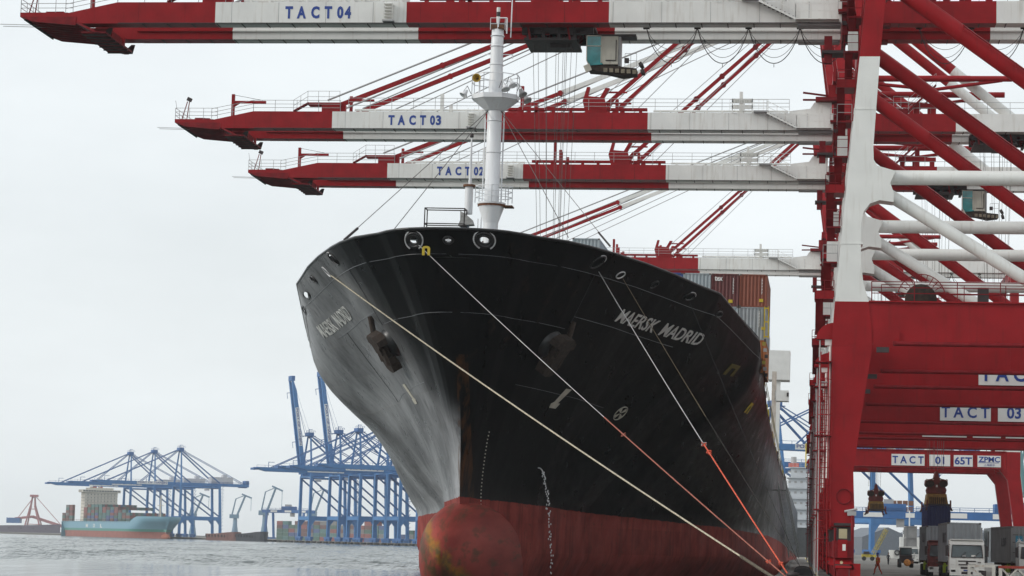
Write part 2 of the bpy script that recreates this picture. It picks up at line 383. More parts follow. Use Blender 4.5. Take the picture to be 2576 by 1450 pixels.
        cpd = MB(); cpd.tube((1.02, fy-.3, .4), (1.02, fy-.3, 13.9), .045, GREYST, 6); cpd.tube((1.62, fy-.3, 13.9), (1.5, fy-.3, 6), .09, WHITE, 8); cpd.tube((1.0, fy-.3, 11.5), (1.75, fy-.3, 11.5), .04, GREYST, 5); cpd.build('conduit', root)
        if far:
            st = MB(); z = 18.4; k = 0
            while z < 40.5:
                x0 = xl(z)-.95 if k % 3 else xl(z)-1.25
                st.bx(x0, xl(z)-.02, fy-1.2, fy+1.2, z, z+(.12 if k % 3 else .55), REDD if k % 3 else RED)
                st.rail([(xl(z), fy-1.2, z+.12), (x0, fy-1.2, z+.12), (x0, fy+1.2, z+.12)], GREYST if k % 4 == 1 else REDD, step=.8, r=.028)
                if k % 3 == 1: st.bx(x0+.25, xl(z)-.05, fy-.8, fy+.6, z+.13, z+1.5, WHITE)
                st.beam((x0+.3, fy-1.0, z), (x0+.3, fy+1.0, z-2.2), .5, .06, REDD)
                z += 2.35; k += 1
            st.build('stair_landing', root)
    for x in (2.4, 30.4): sb = MB(); sb.bx(x-.5, x+.5, -10.1, 10.1, 3.4, 5.0, RED); sb.build('sill_beam', root)
    for x0_, x1_, z0_, z1_ in ((4.0, 5.1, 40.2, 41.6), (28.75, 29.85, 40.2, 41.6), (2.2, 3.3, 13.9, 15.8), (28.6, 29.9, 13.9, 15.8)):
        cb = MB(); cb.bx(x0_, x1_, -10.14, 10.14, z0_, z1_, RED); cb.build('cross_beam', root)
    # reel guard and cable reel on the near portal beam
    re = MB(); re.lathe([(0, -.3), (.85, -.3), (.9, -.25), (.5, -.2), (.5, .2), (.9, .25), (.85, .3), (0, .3)], (6.7, -11.0, 16.2+.1), RUSTD, 24, (0, 1, 0))
    for k in range(13):
        a = PI*k/12; re.tube((6.7+.9*math.cos(a), -11.7, 16.35+.9*math.sin(a)), (6.7+1.35*math.cos(a), -11.7, 16.35+1.35*math.sin(a)), .03, REDD, 4)
    re.path([(6.7+1.35*math.cos(PI*k/16), -11.7, 16.35+1.35*math.sin(PI*k/16)) for k in range(17)], .035, REDD, 4)
    re.build('cable_reel', root); re = MB(); re.bx(9.9, 10.5, -11.4, -10.9, 16.2, 17.0, DARK); re.build('control_box', root)
    # boom: two box girders
    ZB, ZT = 41.92, 43.62
    seg = [(-46.1, RED), (-30.9, WHITE), (-15.1, RED), (2.7, WHITE)]
    for sgn in (-1, 1):
        y0, y1 = (-3.85, -2.25) if sgn < 0 else (2.25, 3.85)
        g = MB(); xa = -54.0
        g.prismy([(-58.2, 42.05), (-57.9, ZB), (-54.0, ZB), (-54.0, ZT), (-58.2, 42.72)], y0, y1, RED)
        for i, (xb, mm) in enumerate(seg):
            g.bx(xa+.003, xb, y0, y1, ZB, ZT, mm)
            yi = y1 if sgn < 0 else y0                      # inner face: trolley rail ledge
            g.bx(xa+.003, xb, yi-.16, yi+.16, ZB+.62, ZB+.74, mm); xa = xb
        for k in range(27): g.bx(-52+k*2.0, -52+k*2.0+.06, y0+.12, y1-.1, ZB-.05, ZB-.002, DARK)
        for k in range(15):
            xs_ = -52.3+k*3.75; mm = next(m_ for xb, m_ in seg if xs_ < xb); yo = y0 if sgn < 0 else y1
            g.bx(xs_, xs_+.035, yo-.008, yo+.008, ZB+.02, ZT-.02, REDD if mm is RED else GREYST)
        g.bx(-53.9, 2.6, (y0 if sgn < 0 else y1)-.05, (y0 if sgn < 0 else y1)+.05, ZB-.003, ZB+.05, DARK)
        g.bx(-52, 1, y0+.2, y0+.28, ZB-.055, ZB-.052, DARK)
        g.bx(-.6, 2.6, y0+.1, y1-.1, ZB-.14, ZB-.003, GREYST)
        g.build('boom_girder', root)
        r = MB()
        for xa, xb, mm in ((3.1, 14.3, RED), (14.3, 46, WHITE)): r.bx(xa, xb-.003, y0, y1, ZB, ZT, mm); yi = y1 if sgn < 0 else y0; r.bx(xa, xb-.003, yi-.16, yi+.16, ZB+.62, ZB+.74, mm)
        for k in range(20): r.bx(5+k*2, 5.06+k*2, y0+.12, y1-.1, ZB-.05, ZB-.002, DARK)
        r.bx(3.2, 6.4, y0+.1, y1-.1, ZB-.14, ZB-.003, REDD)
        r.build('rear_girder', root)
        # hand rails
        h = MB(); ya = y0 if sgn < 0 else y1
        h.rail([(-58.2, ya, 42.75), (-54, ya, ZT), (-45.3, ya, ZT)], GREYST, step=2.1, r=.028, rows=(1, .66, .33))
        h.rail([(-44.5, ya, ZT+.25), (-1.5, ya, ZT+.25)], GREYST, step=2.2, r=.03, rows=(1, .66, .33))
        h.rail([(4.5, ya, ZT), (30, ya, ZT)], GREYST, step=2.2, r=.028, rows=(1, .5))
        h.build('handrail', root)
        pp = MB(); yc_ = (y0+y1)/2
        pp.tube((-44.0, yc_, ZT+.3), (-30.8, yc_, ZT+.3), .11, WHITE, 8); pp.tube((-14.6, yc_, ZT+.3), (-1.6, yc_, ZT+.3), .11, WHITE, 8)
        pp.bx(-30, -15.2, yc_-.25, yc_+.25, ZT+.3, ZT+.55, RED)
        for k in range(9): pp.bx(-43.5+k*1.5, -43.35+k*1.5, yc_-.2, yc_+.2, ZT, ZT+.3, WHITE); pp.bx(-14+k*1.5, -13.85+k*1.5, yc_-.2, yc_+.2, ZT, ZT+.3, WHITE); pp.bx(-29.6+k*1.7, -29.3+k*1.7, yc_-.2, yc_+.2, ZT, ZT+.3, RED)
        for x, mm, hh in ((-35.5, WHITE, 1.9), (-6.3, WHITE, 2.2), (-27.6, RED, 2.7), (-26.9, RED, 1.5), (-26.2, RED, .9)): pp.bx(x, x+.32, yc_-.2, yc_+.2, ZT, ZT+hh, mm)
        pp.build('boom_piping', root)
        pl = MB()                                              # stay anchor brackets
        pl.prismy([(-46.9, ZT), (-44.9, ZT), (-44.9, ZT+.75), (-46.6, ZT+.75)], yc_-.3, yc_+.3, RED)
        pl.tube((-46, yc_-.35, ZT+.6), (-46, yc_+.35, ZT+.6), .3, REDD, 10); pl.build('stay_bracket', root); pl = MB()
        pl.prismy([(-21.2, ZT), (-19.0, ZT), (-19.4, ZT+1.6), (-18.9, ZT+2.5), (-19.3, ZT+2.5), (-19.8, ZT+1.6), (-21.0, ZT+1.7), (-20.8, ZT+2.6), (-21.1, ZT+2.6), (-21.5, ZT+1.2)], yc_-.35, yc_+.35, RED)
        pl.bx(-19.0, -17.2, yc_-.1, yc_+.1, ZT+2.05, ZT+2.2, RED); pl.bx(-18.3, -18.0, yc_-.3, yc_+.3, ZT, ZT+1.4, RED)
        pl.build('stay_bracket', root)
        ay = sgn*2.0; ax, az = .9, 63.0
        f1 = MB(); A = Vector((-45.7, yc_, ZT+.7)); B = Vector((ax, ay, az))
        f1.beam(A, A+(B-A)*.40, .28, .42, RED); f1.beam(A+(B-A)*.401, B, .28, .5, WHITE)
        f1.tube(A+(B-A)*.40-Vector((0, .2, 0)), A+(B-A)*.40+Vector((0, .2, 0)), .32, RED, 10); f1.tube(A+(B-A)*.22-Vector((0, .2, 0)), A+(B-A)*.22+Vector((0, .2, 0)), .28, RED, 10)
        f1.tube(A+Vector((2.4, .3, -.2)), B+Vector((0, 0, .9)), .06, GREYST, 6); f1.tube(A+Vector((-1, -.3, .5)), B+Vector((0, 0, 1.6)), .09, GREYST, 6)
        f1.tube(A+Vector((7, 0, -.4)), B, .05, GREYST, 6)
        f1.build('forestay', root)
        f2 = MB(); A = Vector((-19.2, yc_, ZT+.9))
        f2.beam(A, B, .26, .38, RED)
        for q in (.36, .5, .68): f2.tube(A+(B-A)*q-Vector((0, .25, 0)), A+(B-A)*q+Vector((0, .25, 0)), .3, REDD, 10)
        f2.tube(A+Vector((-1.2, .3, 0)), B+Vector((-.8, 0, .3)), .04, GREYST, 6); f2.tube(A+Vector((1.6, .3, -.3)), B, .04, GREYST, 6)
        f2.build('forestay', root)
        ms = MB(); ms.beam((4.3, sgn*6.5, 41.7), (ax+.3, ay, az+1), 1.0, .9, RED, .7, .7); ms.build('mast', root)
        bk = MB(); P1 = Vector((3.2, sgn*3.2, 56.8)); P2 = Vector((19.6, sgn*3.05, 43.4)); K = P1+(P2-P1)*.66
        bk.tube(P1, K, .48, RED, 14); bk.tube(K+(P2-P1).normalized()*.004, P2, .48, WHITE, 14); bk.build('backstay', root)
    tp = MB(); tp.bx(ax-.6, ax+1.4, -2.6, 2.6, 62.4, 64.4, RED); tp.bx(2.6, 3.8, -5.3, 5.3, 46.5, 47.4, RED); tp.bx(2.2, 3.4, -4.5, 4.5, 55.6, 56.6, RED); tp.build('apex_beam', root)
    for yy in (-4.2, 4.2):
        ti = MB(); ti.tube((3.6, yy, 46.95), (15.6, yy, 46.95), .30, RED, 12); ti.tube((4.9, yy, 46.6), (12.3, yy, 45.9), .17, RED, 8); ti.tube((18.6, yy, 46.8), (12.3, yy, 45.9), .17, RED, 8); ti.tube((15.6, yy, 46.95), (19.5, yy, 46.95), .28, RED, 12)
        ti.build('tie_strut', root)
    for yy in (-3.05, 3.05):
        fr = MB()
        for x in (10.6, 12.2, 13.8): fr.bx(x-.25, x+.25, yy-.3, yy+.3, 43.62, 45.6 if x == 12.2 else 44.6, RED)
        fr.bx(10.2, 14.2, yy-.35, yy+.35, 44.3, 44.7, RED)
        fr.beam((5.2, yy-.6, 45.9), (8.4, yy-.6, 43.7), .8, .12, REDD); fr.rail([(5.2, yy-1, 45.9), (8.4, yy-1, 43.7)], GREYST, r=.025); fr.bx(8.4, 9.8, yy-.8, yy+.4, 43.65, 44.1, REDD); fr.rail([(8.4, yy-.8, 44.1), (9.8, yy-.8, 44.1)], GREYST, h=1.2, step=.7, r=.025)
        fr.beam((9.8, yy-.6, 43.9), (12.4, yy-.6, 46.4), .8, .12, REDD); fr.rail([(9.8, yy-1, 43.9), (12.4, yy-1, 46.4)], GREYST, r=.025)
        fr.build('rope_support', root)
    # tip platform
    tpf = MB(); tpf.bx(-61.9, -58.0, -3.85, 3.85, 42.45, 42.8, RED)
    for k in range(9): yy = -3.85+k*.96; tpf.prismy([(-61.9, 42.45), (-57.3, 42.45), (-57.3, 41.75), (-60.8, 42.05)], yy-.06, yy+.06, REDD)
    for k in range(5): tpf.bx(-61.6+k*.9, -61.5+k*.9, -3.8, 3.8, 42.2, 42.45, DARK)
    tpf.bx(-60.2, -59.2, -2.6, -1.6, 42.8, 43.15, REDD); tpf.bx(-59.1, -58.5, -3.4, -2.4, 42.8, 42.98, REDD); tpf.bx(-60, -59, 1, 2, 42.8, 43.2, REDD)
    for yy in (-3, -1.7): tpf.tube((-64.2, yy*.6, 42.3), (-60.5, yy*.6, 42.2), .03, GREYST, 4)
    tpf.build('tip_platform', root)
    th = MB(); th.rail([(-57.6, -3.85, 42.8), (-61.85, -3.85, 42.8), (-61.85, 3.85, 42.8), (-57.6, 3.85, 42.8)], GREYST, step=1.5, r=.028, rows=(1, .66, .33)); th.build('handrail', root)
    lp = MB()
    for dx in (-.35, .15): lp.tube((-60.9+dx, -3.6, 42.8), (-60.6+dx*.4, -3.6, 44.6), .05, REDD, 5)
    lp.box((-60.55, -3.6, 44.8), (.42, .4, .36), DARK, ry=.4); lp.tube((-61.8, -3.6, 43.9), (-61.95, -3.6, 44.7), .02, DARK, 4); lp.build('signal_lamp', root)
    dv = MB(); dv.bx(-56.35, -56.05, -3.4, -3.1, 42.9, 45.4, RED); dv.bx(-56.05, -52.9, -3.37, -3.13, 44.5, 44.74, RED); dv.prismy([(-56.05, 44.5), (-55.5, 44.5), (-56.05, 44.15)], -3.3, -3.2, RED); dv.tube((-56.2, -3.25, 45.35), (-53.2, -3.25, 44.8), .025, DARK, 4); dv.build('davit', root)
    dv = MB(); dv.bx(-45.7, -45.4, 3.0, 3.3, 43.6, 46.4, RED); dv.bx(-45.4, -43.2, 3.05, 3.25, 45.9, 46.1, RED); dv.build('davit', root)
    sp_ = MB()                                               # raised stay platform with stairs at x = -47
    sp_.bx(-48.6, -45.3, -3.7, -2.4, 44.3, 44.55, RED); sp_.beam((-50.0, -3.6, 43.65), (-48.5, -3.6, 44.5), .7, .1, REDD); sp_.rail([(-50, -3.8, 43.65), (-48.6, -3.8, 44.55), (-45.4, -3.8, 44.55)], GREYST, step=1.1, r=.026); sp_.bx(-47.2, -45.4, -3.7, -2.4, 43.625, 44.3, RED); sp_.build('stay_platform', root)
    ew = MB(); ew.prismy([(-57.3, 41.9), (-56.9, 41.9), (-55.3, 41.12), (-55.7, 41.12)], -4.3, 4.6, REDD)
    ew.bx(-56.9, -54.9, -3.8, 4.0, 41.15, 41.3, REDD)
    for yy in (-2.2, 4.5): ew.prismy([(-55.0, 41.15), (-54.8, 41.9), (-55.1, 41.9), (-55.9, 41.15)], yy-.06, yy+.06, DARK)
    for k in range(7): ew.bx(-56.9, -54.9, -3.4+k*1.2, -3.32+k*1.2, 41.05, 41.15, DARK)
    for xx in (-56.6, -55.0): ew.bx(xx-.12, xx+.12, -2.0, -1.8, 41.3, 41.95, RED); ew.bx(xx-.12, xx+.12, 1.6, 1.8, 41.3, 41.95, RED)
    ew.bx(-56.4, -55.2, -1.9, 1.7, 41.5, 41.95, REDD); ew.build('end_walkway', root)
    lb_ = MB()                                               # small white ladder cage on the boom side (middle)
    for k in range(6): lb_.bx(-32.6, -31.9, -4.45, -3.86, 42.1+k*.25, 42.13+k*.25, WHITE)
    for x in (-32.6, -31.95): lb_.bx(x, x+.05, -4.45, -4.40, 42.1, 43.9, WHITE)
    lb_.bx(-32.7, -31.8, -4.5, -3.86, 41.98, 42.1, GREYST); lb_.build('side_ladder', root)
    # hinge stair and cabinet rail
    hs_ = MB(); n = 8
    for k in range(n): hs_.box((-3.4+k*.33, -4.3, 43.45-k*.165), (.34, .8, .05), REDD if False else DARK)
    hs_.beam((-3.6, -4.7, 43.5), (-.8, -4.7, 42.1), .05, .16, WHITE); hs_.beam((-3.6, -3.9, 43.5), (-.8, -3.9, 42.1), .05, .16, WHITE)
    hs_.rail([(-3.6, -4.7, 43.55), (-.8, -4.7, 42.15), (2.4, -4.7, 42.15)], WHITE, step=1.1, r=.03, rows=(1, .5)); hs_.bx(-.8, 2.5, -4.75, -3.87, 42.05, 42.12, WHITE)
    hs_.bx(-4.9, -3.5, -4.7, -3.87, 43.62, 43.75, GREYST); hs_.bx(-7.0, -5.0, -4.0, -3.9, 44.0, 44.4, WHITE); hs_.bx(-7.0, -5.0, -4.0, -3.9, 44.6, 45.0, mat('vent_panel', (.5, .5, .47), .6, var=.3, scale=6)); hs_.bx(-7.0, -6.9, -4.0, -3.9, 43.62, 45, WHITE); hs_.bx(-5.1, -5.0, -4.0, -3.9, 43.62, 45, WHITE); hs_.rail([(-7.2, -4.2, 43.75), (-3.5, -4.2, 43.75)], WHITE, step=.45, r=.022, rows=(1, .75, .5, .25))
    hs_.prismy([(.6, 43.622), (2.55, 43.622), (2.55, 44.7), (.9, 44.7), (.5, 44.1), (-1.5, 43.85), (-1.5, 43.63)], -3.7, -2.4, WHITE)
    hs_.build('hinge_stair', root)
    hg = MB()
    for yy in (-3.05, 3.05):
        hg.lathe([(0, -.5), (.75, -.5), (.75, .5), (0, .5)], (2.95, yy, 43.0), REDD, 16, (0, 1, 0))
        for k in range(5): hg.box((3.0+.25*(k % 3), yy-.9, 41.9+k*.5), (.5, .3, .3), REDD if k % 2 else DARK)
    hg.bx(2.75, 3.08, -3.9, 3.9, 41.0, 44.6, REDD); hg.bx(2.4, 5.5, -4.9, -3.9, 42.6, 42.8, REDD); hg.rail([(2.4, -4.9, 42.8), (5.5, -4.9, 42.8)], GREYST, step=.8, r=.025)
    hg.bx(1.0, 4.6, -4.6, -2.3, 44.75, 45.1, REDD); hg.bx(2.2, 4.0, -3.9, -2.6, 45.1, 46.4, RED); hg.beam((-.2, -4, 45.6), (2.2, -3.4, 45.4), .12, .18, REDD); hg.beam((-.2, -4, 44.9), (1.4, -3.4, 45.0), .12, .18, REDD)
    hg.bx(1.4, 2.0, -3.5, -2.9, 38.9, 41.0, REDD); hg.bx(1.2, 3.0, -4, -2, 39.6, 39.8, DARK)
    hg.build('hinge_machinery', root)
def festoon(root, groups):
    for (x0, n, dx) in groups:
        for k in range(n):
            x = x0+k*dx
            tr = MB(); tr.bx(x-.22, x+.22, -2.2, -1.9, 41.98, 42.15, DARK); tr.tube((x-.25, -2.05, 41.92), (x+.25, -2.05, 41.92), .1, DARK, 8)
            for q in (-.2, .2): tr.tube((x+q, -2.2, 42.1), (x+q, -1.9, 42.1), .12, DARK, 8)
            tr.build('cable_trolley', root)
            lp = MB()
            for q, dep in ((0, 2.75), (.12, 2.25), (-.1, 1.7)):
                pts = []
                for i in range(15):
                    u = i/14; pts.append((x+dx*u, -2.05+q*2, 41.9-dep*(1-(2*u-1)**2)**.8))
                lp.path(pts, .035 if dep > 2.7 else .02, DARK, 5)
            lp.tube((x+dx/2, -2.05, 39.1), (x+dx/2, -2.05, 38.85), .03, DARK, 4)
            lp.build('festoon_cable', root)
def signs(root, num):
    y = -11.68
    for (x0, x1, s, h) in ((12.55, 17.1, 'T A C T', 1.), (17.74, 20.6, num, 1.), (21.1, 23.7, '65T', 1.), (24.35, 27.53, 'ZPMC', .6)):
        b = MB(); b.bx(x0, x1, y-.05, y+.02, 13.95, 15.52, SIGNW)
        p = b.build('sign_board', root)
        pad = .12 if len(s) > 2 else .8
        z0, z1 = (14.22, 15.27) if s != 'ZPMC' else (14.62, 15.38)
        text('lettering', s, BLUETX, lambda u, v, w, x0=x0, x1=x1, pad=pad, z0=z0, z1=z1: (x0+pad+(x1-x0-2*pad)*u, y-.056-.02*w, z0+(z1-z0)*v), p, bold=.025)
        if s == 'ZPMC':
            t_ = MB(); t_.bx(x0+.12, x1-.3, y-.07, y-.052, 14.5, 14.57, BLUETX); t_.build('underline', p)
            text('lettering', '上海振华', BLUETX, lambda u, v, w: (x0+.85+1.5*u, y-.056-.02*w, 14.07+.3*v), p, bold=.0)
def boom_text(root, num):
    y = -3.852; x0 = -40.50
    for ch, o, w_ in (('T', 0, .60), ('A', .93, .72), ('C', 2.06, .66), ('T', 3.12, .60), (num[0], 4.12, .50), (num[1], 4.72, .50)):
        text('lettering', ch, BLUETX, lambda u, v, w, o=o, w_=w_: (x0+o+w_*u, y-.02*w, 42.30+.98*v), root, bold=.045)
def trolley_parts(root, ropes):
    t = thing('trolley', None, None); t.parent = root
    fr = MB(); fr.bx(-2.7, 2.9, -2.2, 2.2, 42.1, 42.4, DARK)
    for yy in (-2.1, 2.1): fr.bx(-2.7, 2.9, yy-.25, yy+.25, 41.4, 42.3, DARK)
    for x in (-2.2, -1.0, .2, 1.4, 2.4): fr.bx(x-.12, x+.12, -2.3, 2.3, 41.1, 41.5, DARK); fr.tube((x, -1.2, 41.7), (x, -.8, 41.7), .42, REDD, 12); fr.tube((x, .8, 41.7), (x, 1.2, 41.7), .42, REDD, 12)
    fr.bx(-2.5, 1.6, -2.5, 2.5, 40.9, 41.08, DARK); fr.bx(-.6, 1.0, -1, 1, 40.6, 40.9, DARK)
    fr.beam((-2.2, -2.5, 41.9), (-2.0, -2.5, 40.9), .15, .15, REDD); fr.beam((.9, -2.5, 41.9), (1.1, -2.5, 40.9), .15, .15, REDD)
    for k in range(8): fr.box((2.3-.6*k, -2.3+.1*(k % 2), 41.75-.15*(k % 3)), (.35, .3, .25), REDD if k % 2 else DARK)
    fr.build('trolley_frame', t)
    if ropes:
        r = MB(); z0 = ropes
        for x, yy in ((-1.9, -1.5), (-1.55, -1.1), (-.8, -1.5), (-.35, 1.2), (.05, -.6), (.22, 1.2), (.45, .5), (.75, -1.2), (1.3, 1.4), (-1.2, 1.5), (1.15, -1.5)): r.tube((x, yy, 41), (x*.55, yy*.8, z0), .022, WIRE, 4)
        r.build('hoist_rope', t)
    c = MB(); BG = mat('cab_cream', (.47, .45, .38), .5, var=.12, scale=1, streak=.4, streakcol=(.2, .17, .13))
    c.prismy([(3.55, 41.2), (4.85, 41.2), (4.85, 39.0), (3.72, 39.0), (3.55, 39.2)], -2.4, -.6, BG)
    c.bx(2.5, 6.2, -2.0, -.7, 41.22, 41.45, DARK); c.bx(4.86, 5.05, -2.2, -.8, 38.9, 41.2, GREYST)
    cab = c.build('cab', t)
    g = MB(); g.prismy([(2.40, 41.25), (3.54, 41.2), (3.54, 39.2), (3.70, 39.0), (2.6, 38.9), (2.42, 39.3)], -2.38, -.62, GLASS); g.build('window', cab)
    f = MB()
    for (p, q) in (((2.40, 41.25), (2.42, 39.3)), ((2.42, 39.3), (2.6, 38.9)), ((3.54, 41.2), (3.54, 39.1)), ((2.42, 40.45), (3.54, 40.42)), ((2.4, 41.25), (3.54, 41.22))): f.beam((p[0], -2.4, p[1]), (q[0], -2.4, q[1]), .06, .06, BG)
    f.beam((2.4, -2.4, 38.95), (2.62, -2.4, 38.45), .12, .5, BG); f.build('window_frame', cab)
    u = MB(); u.prismy([(2.35, 38.95), (3.7, 38.98), (6.3, 38.7), (6.3, 38.3), (5.2, 38.15), (3.9, 38.45), (2.6, 38.55)], -2.3, -.7, RUSTD)
    for k in range(6): u.box((3.9+k*.45, -2.35, 38.55-.03*k), (.3, .2, .3), mat('cab_gear', (.2, .17, .12), .7, var=.4, scale=4))
    u.lathe([(.0, 0), (.25, .05), (.3, .3), (0, .35)], (6.5, -2.0, 38.9), DARK, 10, (1, 0, .6)); u.lathe([(.0, 0), (.25, .05), (.3, .3), (0, .35)], (6.6, -2.0, 38.4), DARK, 10, (1, 0, .3))
    u.rail([(5.4, -2.35, 38.75), (6.3, -2.35, 38.75)], GREYST, h=1.1, step=.45, r=.025); u.path([(3.9, -2.45, 39.3), (4.7, -2.45, 39.3), (4.7, -2.45, 40.9)], .035, DARK, 5); u.bx(5.35, 5.7, -2.4, -2.0, 39.15, 39.5, DARK)
    u.build('cab_platform', cab)
    return t
CR = [('05', 152.9, 7.0, None, 'nearest red and white quay crane whose white braced leg stands in the right foreground'),
      ('04', 190.15, -19.3, 20.5, 'red and white quay crane with TACT 04 on its topmost boom and cab below it'),
      ('03', 239.1, 18.6, 21.0, 'red and white quay crane whose boom reads TACT 03, second boom from the top'),
      ('02', 271.9, 14.7, 10.9, 'red and white quay crane whose boom lettering is half hidden by the ship mast'),
      ('01', 359.2, 10.75, 11.2, 'farthest red and white quay crane with the lowest boom, TACT 01 on its portal')]
c0 = thing('quay_crane', CR[0][4], 'crane', (0, CR[0][1], 0), 0, 'red and white quay cranes')
crane_parts(c0)
cranes = [c0]
for num, y, tx, rz, lab in CR[1:]:
    c = copy_tree(c0); c.location = (0, y, 0); c['label'] = lab; cranes.append(c)
for c, (num, y, tx, rz, lab) in zip(cranes, CR):
    signs(c, num); boom_text(c, num); festoon(c, ((-12.3, 4, 3.95), (8.6, 3, 3.95)) if num == '04' else ((tx+6.5, 3, 3.95),))
    t = trolley_parts(c, rz); t.location = (tx, 0, 0)

# ------------------------------------------------------------------ the big ship
XC = -24.0; HEEL = .0113; PIV = Vector((XC, 165, 15))
WLt = [0, 16, 35, 76, 112, 150, 400]; WLh = [0, 3.58, 5.7, 15.9, 19.3, 19.9, 19.9]
DKt = [0, .04, .15, .5, 1, 2, 3, 5, 7.5, 10, 14.9, 19.6, 24.4, 29, 44, 52, 400]; DKh = [0, .95, 1.8, 3.0, 3.9, 4.9, 5.58, 7.68, 9.2, 10.37, 12.37, 14.13, 15.67, 17.1, 19.8, 19.9, 19.9]
PTt = [0, 10, 20, 30, 45, 60, 80, 110]; PVv = [1.5, 1.41, 1.31, 1.02, .92, .95, .65, .8]
def stem(z): return interp(z, [-6, 3, 5.1, 9.3, 13, 16, 20, 23.1], [174.3, 174.3, 174, 173.4, 172.1, 170.4, 167.6, 165])
def topz(y): return interp(y, [165, 175, 180, 185, 190, 195, 212, 214, 225, 237, 265, 290, 350, 500], [23.1, 22.84, 22.7, 22.48, 22.24, 22.1, 19.8, 18.4, 17.2, 15.5, 14, 12.8, 11.6, 9.6])
def hbr(y, z):
    t = y-stem(z)
    if t <= 0: return 0
    u = min(max((z-4.9)/(topz(y)-4.9), 0), 1); g = u**interp(t, PTt, PVv)
    if u > .5: g = min(1, g+.10*interp(t, [18, 34, 50, 75], [0, 1, 1, 0])*math.sin(PI*(u-.5)/.5))
    wl = interp(t, WLt, WLh)
    if z < 1: wl *= max(0.35, 1-(1-z)*.12*max(0, 1-t/120))
    return (1-g)*wl+g*interp(t, DKt, DKh)
def HS(side, y, z, off=0.):
    """local point on the hull; side -1 starboard (left in the picture), +1 port"""
    p = Vector((side*hbr(y, z), y, z))
    if off:
        e = .15
        a = Vector((side*hbr(y+e, z), y+e, z))-p; b = Vector((side*hbr(y, z+e), y, z+e))-p
        n = a.cross(b).normalized()
        if n.x*side < 0: n = -n
        p = p+n*off
    return p+Vector((XC, 0, 0))-PIV
def HN(side, y, z): return (HS(side, y, z, 1.)-HS(side, y, z)).normalized()
ship = thing('container_ship', 'huge black hulled container ship moored bow on, red below and MAERSK MADRID on its bow', 'ship', PIV)
YAW = .0107; ship.rotation_euler = (0, HEEL, -YAW)
SHM = Matrix.Translation(PIV) @ Matrix.Rotation(-YAW, 4, 'Z') @ Matrix.Rotation(HEEL, 4, 'Y')
def s2w(p): return SHM @ Vector(p)
def hit(px, py):
    """world point where the sight line meets the hull"""
    y = 160.
    while y < 420:
        p = at(px, py, y); q = SHM.inverted() @ p + PIV
        if abs(q.x-XC) <= hbr(q.y, q.z): return p
        y += .1
    return at(px, py, 200)
# hull material
m = bpy.data.materials.new('hull_paint'); m.use_nodes = True; t = m.node_tree; b = t.nodes['Principled BSDF']; LK = t.links.new
def nd(k, **kw):
    n = t.nodes.new('ShaderNode'+k)
    for a, v in kw.items(): setattr(n, a, v)
    return n
def mth(op, a, b_=None, c=None):
    n = nd('Math', operation=op)
    for i, v in enumerate((a, b_, c)):
        if v is None: continue
        if isinstance(v, (int, float)): n.inputs[i].default_value = v
        else: LK(v, n.inputs[i])
    return n.outputs[0]
def noise(vec, sc_, det=4, scale3=None, rough=.5):
    mp_ = nd('Mapping'); mp_.inputs['Scale'].default_value = scale3 or (1, 1, 1); LK(vec, mp_.inputs['Vector'])
    n = nd('TexNoise'); n.inputs['Scale'].default_value = sc_; n.inputs['Detail'].default_value = det; n.inputs['Roughness'].default_value = rough; LK(mp_.outputs[0], n.inputs['Vector']); return n.outputs['Fac']
def ramp(v, p0, p1, c0, c1):
    r = nd('ValToRGB'); r.color_ramp.elements[0].position = p0; r.color_ramp.elements[1].position = p1
    r.color_ramp.elements[0].color = tuple(c0)+(1,); r.color_ramp.elements[1].color = tuple(c1)+(1,); LK(v, r.inputs[0]); return r.outputs[0]
def mixc(f, a, c):
    n = nd('Mix', data_type='RGBA')
    if isinstance(f, (int, float)): n.inputs[0].default_value = f
    else: LK(f, n.inputs[0])
    for i, v in ((6, a), (7, c)):
        if isinstance(v, tuple): n.inputs[i].default_value = v+(1,) if len(v) == 3 else v
        else: LK(v, n.inputs[i])
    return n.outputs[2]
tcn = nd('TexCoord'); ob = tcn.outputs['Object']; sx = nd('SeparateXYZ'); LK(ob, sx.inputs[0]); X_, Y_, Z_ = sx.outputs
zrel = mth('ADD', mth('SUBTRACT', Z_, 5.1-15), mth('MULTIPLY', mth('SUBTRACT', Y_, 9.), .013))      # height above the boot top line
wob = mth('MULTIPLY', mth('SUBTRACT', noise(ob, .9, 4), .5), .25)
isred = mth('LESS_THAN', mth('ADD', zrel, wob), 0)
scuff = noise(ob, 1.0, 8, (1.4, .35, .35), .65)
scuff2 = noise(ob, .16, 5, (1, .5, .8))
vert = noise(ob, 1.0, 6, (1.2, 1.2, .10), .6)
# black coat; starboard grey mixes chalky wear with painted-in sky and water reflection
blk = ramp(scuff, .38, .72, (.0022, .0024, .003), (.007, .0073, .008))
blk = mixc(ramp(vert, .58, .80, (0, 0, 0), (.35, .35, .35)), blk, (.026, .018, .015))
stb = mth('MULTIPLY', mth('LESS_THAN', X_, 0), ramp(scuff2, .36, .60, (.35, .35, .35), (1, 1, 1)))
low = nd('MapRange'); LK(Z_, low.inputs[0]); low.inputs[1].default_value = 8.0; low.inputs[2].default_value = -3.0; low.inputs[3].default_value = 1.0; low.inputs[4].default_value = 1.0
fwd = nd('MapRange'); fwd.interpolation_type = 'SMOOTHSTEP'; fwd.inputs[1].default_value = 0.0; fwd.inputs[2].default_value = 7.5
LK(mth('ADD', mth('SUBTRACT', Y_, 8.6), mth('MULTIPLY', mth('MAXIMUM', mth('SUBTRACT', -2.0, Z_), 0.0), 1.9)), fwd.inputs[0])  # fade near the upper stem paints in the bow flare's shading
chalk_sheen = ramp(noise(ob, 1.0, 10, (.5, 1.9, .5), .74), .36, .49, (.19, .20, .212), (.37, .385, .40))
